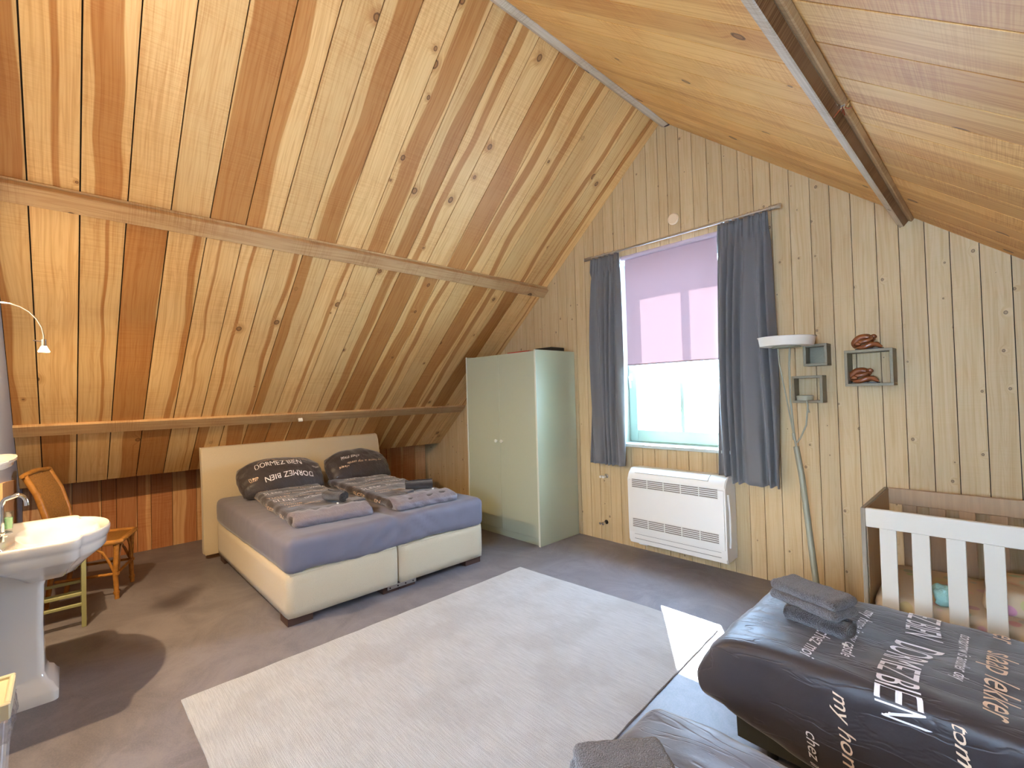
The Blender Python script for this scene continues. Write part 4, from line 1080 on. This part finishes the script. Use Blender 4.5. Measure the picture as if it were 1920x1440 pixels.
tube(bm, [(.10, .05, .90), (.10, .095, .905)], [.005, .004], 8); tube(bm, [(.06, .05, .90), (.14, .05, .90)], .005, 8); finish('tap_handle', bm, M['chrome'], ws, smooth=True)
bm = bmesh.new(); lathe(bm, [(.02, .0), (.02, .003), (0, .004)], (0, YO+.02, .729), (0, 0, 1), 18); finish('drain', bm, M['chrome'], ws, smooth=True)
# tumbler
t = thing('rinse_glass', 'tumbler with green mouthwash on the basin edge', 'glass', (-3.86, -.245, .870))
bm = bmesh.new(); lathe(bm, [(.024, .0), (.026, .012), (.030, .11), (.0285, .11), (.0245, .014), (0, .014)], (0, 0, 0), (0, 0, 1), 24); finish('tumbler', bm, glassmat('clear_tumbler', (.93, .98, .95), .12), t, smooth=True)
bm = bmesh.new(); lathe(bm, [(.0235, .016), (.0265, .075), (0, .075)], (0, 0, 0), (0, 0, 1), 24); finish('liquid', bm, M['cup'], t, smooth=True)
# ceramic shelf
bm = bmesh.new(); prf = []
for k in range(13): a = math.pi*k/12; prf.append((.32*math.cos(a)**1 if True else 0, .045+.06*math.sin(a)))
poly = [(.32, 0)]+prf+[(-.32, 0)]
prism(bm, poly, 'z', 0, .014)
prism(bm, [(x*.93, y*.86) for x, y in poly], 'z', -.026, 0)
bmesh.ops.bevel(bm, geom=[e for e in bm.edges if abs(e.verts[0].co.z-e.verts[1].co.z) < 1e-6], offset=.004, segments=2, affect='EDGES')
o = finish('ceramic_shelf', bm, M['ceramic'], smooth=True); o.location = (-3.72, YF, 1.275); props(o, 'white ceramic shelf on the grey wall above the tap', 'shelf')
# gooseneck spot
t = thing('gooseneck_spot', 'lit halogen spot on a curved chrome arm above the basin', 'wall lamp', (-3.80, YF, 2.12))
pts = [(0, 0, -.02), (0, .02, .0)]+[(0, .03+.155*math.sin(q), .02-.16*(1-math.cos(q))) for q in [math.pi/2*k/10 for k in range(0, 11)]]
pts = [(0, .0, .015), (0, .035, .02), (0, .075, .018), (0, .115, .005), (0, .150, -.02), (0, .180, -.06), (0, .200, -.105), (0, .208, -.15), (0, .209, -.185)]
bm = bmesh.new(); tube(bm, pts, .0042, 10); finish('arm', bm, M['chrome'], t, smooth=True)
bm = bmesh.new(); lathe(bm, [(.03, 0), (.03, .012), (.012, .02)], (0, 0, .015), (0, 1, 0), 20); finish('wall_plate', bm, M['chrome'], t, smooth=True)
bm = bmesh.new(); lathe(bm, [(.0, 0), (.012, .0), (.0125, .038), (0, .038)], (0, .209, -.175), (0, 0, -1), 18); tube(bm, [(0, .197, -.185), (.0, .165, -.182)], .0035, 8); finish('lamp_holder', bm, M['chrome'], t, smooth=True)
bm = bmesh.new(); lathe(bm, [(.012, .0), (.018, .014), (.0255, .030), (.0255, .033)], (0, .209, -.213), (0, 0, -1), 24); finish('reflector', bm, emit('glowing_reflector', (1, .85, .6), 5), t, smooth=True)
bm = bmesh.new(); lathe(bm, [(.024, .0), (.024, .004), (0, .006)], (0, .209, -.243), (0, 0, -1), 24); finish('bulb', bm, M['bulb'], t, smooth=True)
sp = lamp('spot_glow', 'SPOT', (-3.80, YF+.209, 2.12-.256), 14, (1, .74, .42), shadow_soft_size=.025, spot_size=R(130), spot_blend=.8)
# second lamp, above the frame edge: small wall light
t = thing('wall_light', 'small opal wall light above the gooseneck spot', 'wall lamp', (-3.62, YF, 2.37))
finish('wall_plate', bbox((-.04, 0, -.03), (.04, .012, .03), .004), M['chrome'], t)
bm = bmesh.new(); tube(bm, [(0, .012, .02), (0, .04, .03), (0, .04, .01)], .005, 8); finish('arm', bm, M['chrome'], t, smooth=True)

# ------------------------------------------------------------------ waste bin
t = thing('waste_bin', 'white swing-lid waste bin with a clear liner by the basin', 'bin', (-2.86, -.232, 0))
bm = bmesh.new()
A = [bm.verts.new(p) for p in ((-.12, -.050, 0), (.12, -.050, 0), (.12, .045, 0), (-.12, .045, 0))]
B = [bm.verts.new(p) for p in ((-.14, -.062, .35), (.14, -.062, .35), (.14, .062, .35), (-.14, .062, .35))]
for i in range(4): bm.faces.new((A[i], A[(i+1) % 4], B[(i+1) % 4], B[i]))
bm.faces.new(A[::-1]); bm.faces.new(B); bmesh.ops.bevel(bm, geom=bm.edges[:], offset=.012, segments=3, affect='EDGES')
finish('body', bm, M['whitegloss'], t, smooth=True)
lid = finish('lid_frame', framebm(-.147, .147, -.069, .069, .018, .345, .41, .005), M['bin'], t)
lid.data.transform(Matrix(((1, 0, 0, 0), (0, 0, 1, 0), (0, 1, 0, 0), (0, 0, 0, 1))))
lid.data.flip_normals()
finish('swing_flap', bbox((-.126, -.05, .385), (.126, .05, .398), .004), M['bin'], t)
bm = softbox((-.150, -.073, .25), (.150, .073, .352), .02, .012, lambda p, n: p+n*(.010*nz(p, 22, 3)+.006*nz(p, 60, 1)))
finish('liner', bm, M['plasticbag'], t, smooth=False)

# ------------------------------------------------------------------ rattan chair
NF = Vector((-4.98, .29)); f2 = Vector((.32, .947)); l2 = Vector((-.947, .32))
ch = thing('rattan_chair', 'honey rattan chair with woven back beside the knee wall', 'chair', (NF.x, NF.y, 0))
def CP(a, b_, z): v = l2*a-f2*b_; return Vector((v.x, v.y, z))   # a across, b back from the front
Wc, Dc = .39, .40
for a in (0, Wc):
    bm = bmesh.new(); tube(bm, [CP(a, 0, 0), CP(a, .01, .2), CP(a, .0, .44)], [.016, .018, .018], 12)
    for z in (.05, .2, .42): lathe(bm, [(.021, -.01), (.021, .01)], CP(a, .003, z), (0, 0, 1), 12)
    finish('leg', bm, M['rattan'], ch, smooth=True)
for a, q in ((0, .02), (Wc, -.02)):
    bm = bmesh.new(); tube(bm, [CP(a+q, Dc+.04, 0), CP(a, Dc, .25), CP(a, Dc, .46), CP(a, Dc+.03, .70), CP(a, Dc+.08, .88), CP(a, Dc+.15, 1.03)], [.016, .018, .02, .022, .022, .021], 12); finish('back_post', bm, M['rattan'], ch, smooth=True)
bm = bmesh.new(); tube(bm, [CP(-.045, Dc+.15, 1.035), CP(.0, Dc+.15, 1.04), CP(Wc/2, Dc+.165, 1.05), CP(Wc, Dc+.15, 1.04), CP(Wc+.02, Dc+.15, 1.035)], [.014, .018, .02, .018, .016], 12); finish('crest_rail', bm, M['rattan'], ch, smooth=True)
bm = bmesh.new(); K = 26
for k in range(K):
    a = .028+(Wc-.056)*k/(K-1)
    tube(bm, [CP(a, Dc+.0, .50), CP(a, Dc+.025, .70), CP(a, Dc+.075, .88), CP(a, Dc+.145, 1.025)], .0068, 6)
props(finish('woven_back', bm, M['rattandark'], ch, smooth=True), kind='stuff')
bm = bmesh.new(); prism(bm, [tuple(CP(a, b_, 0).xy) for a, b_ in ((-.01, -.02), (Wc+.01, -.02), (Wc, Dc), (0, Dc))], 'z', .435, .458); finish('seat', bm, M['rattandark'], ch)
bm = bmesh.new(); tube(bm, [CP(-.02, Dc, .455), CP(-.02, 0, .455), CP(0, -.025, .455), CP(Wc, -.025, .455), CP(Wc+.02, 0, .455), CP(Wc+.02, Dc, .455)], .020, 10); finish('seat_frame', bm, M['rattan'], ch, smooth=True)
for a in (0, Wc):
    bm = bmesh.new(); tube(bm, [CP(a, .01, .20), CP(a, .07, .20), CP(a, Dc-.02, .20)], .011, 8)
    tube(bm, [CP(a, .02, .22), CP(a, .05, .30), CP(a, .09, .38), CP(a, .16, .425)], .010, 8); finish('brace', bm, M['rattan'], ch, smooth=True)
bm = bmesh.new(); tube(bm, [CP(0, .0, .2), CP(Wc, 0, .2)], .011, 8); tube(bm, [CP(.04, .0, .22), CP(.06, 0, .34), CP(.12, 0, .42)], .009, 8); tube(bm, [CP(Wc-.04, .0, .22), CP(Wc-.06, 0, .34), CP(Wc-.12, 0, .42)], .009, 8); finish('stretcher', bm, M['rattan'], ch, smooth=True)

# pale green stool
st = thing('step_stool', 'pale green wooden stool behind the basin pedestal', 'stool', (-4.70, -.08, 0))
for sx in (-.16, .16):
    for sy in (-.165, .165):
        finish('leg', bbox((sx-.013, sy-.013, 0), (sx+.013, sy+.013, .52), .002, 1), M['stool'], st)
for z in (.16, .235):
    for sx in (-.16, .16): finish('rung', bbox((sx-.009, -.155, z-.010), (sx+.009, .155, z+.010), .002, 1), M['stool'], st)
for sy in (-.165, .165): finish('rung', bbox((-.15, sy-.009, .19), (.15, sy+.009, .21), .002, 1), M['stool'], st)
finish('seat', bbox((-.19, -.19, .52), (.19, .19, .54), .006), M['stool'], st)
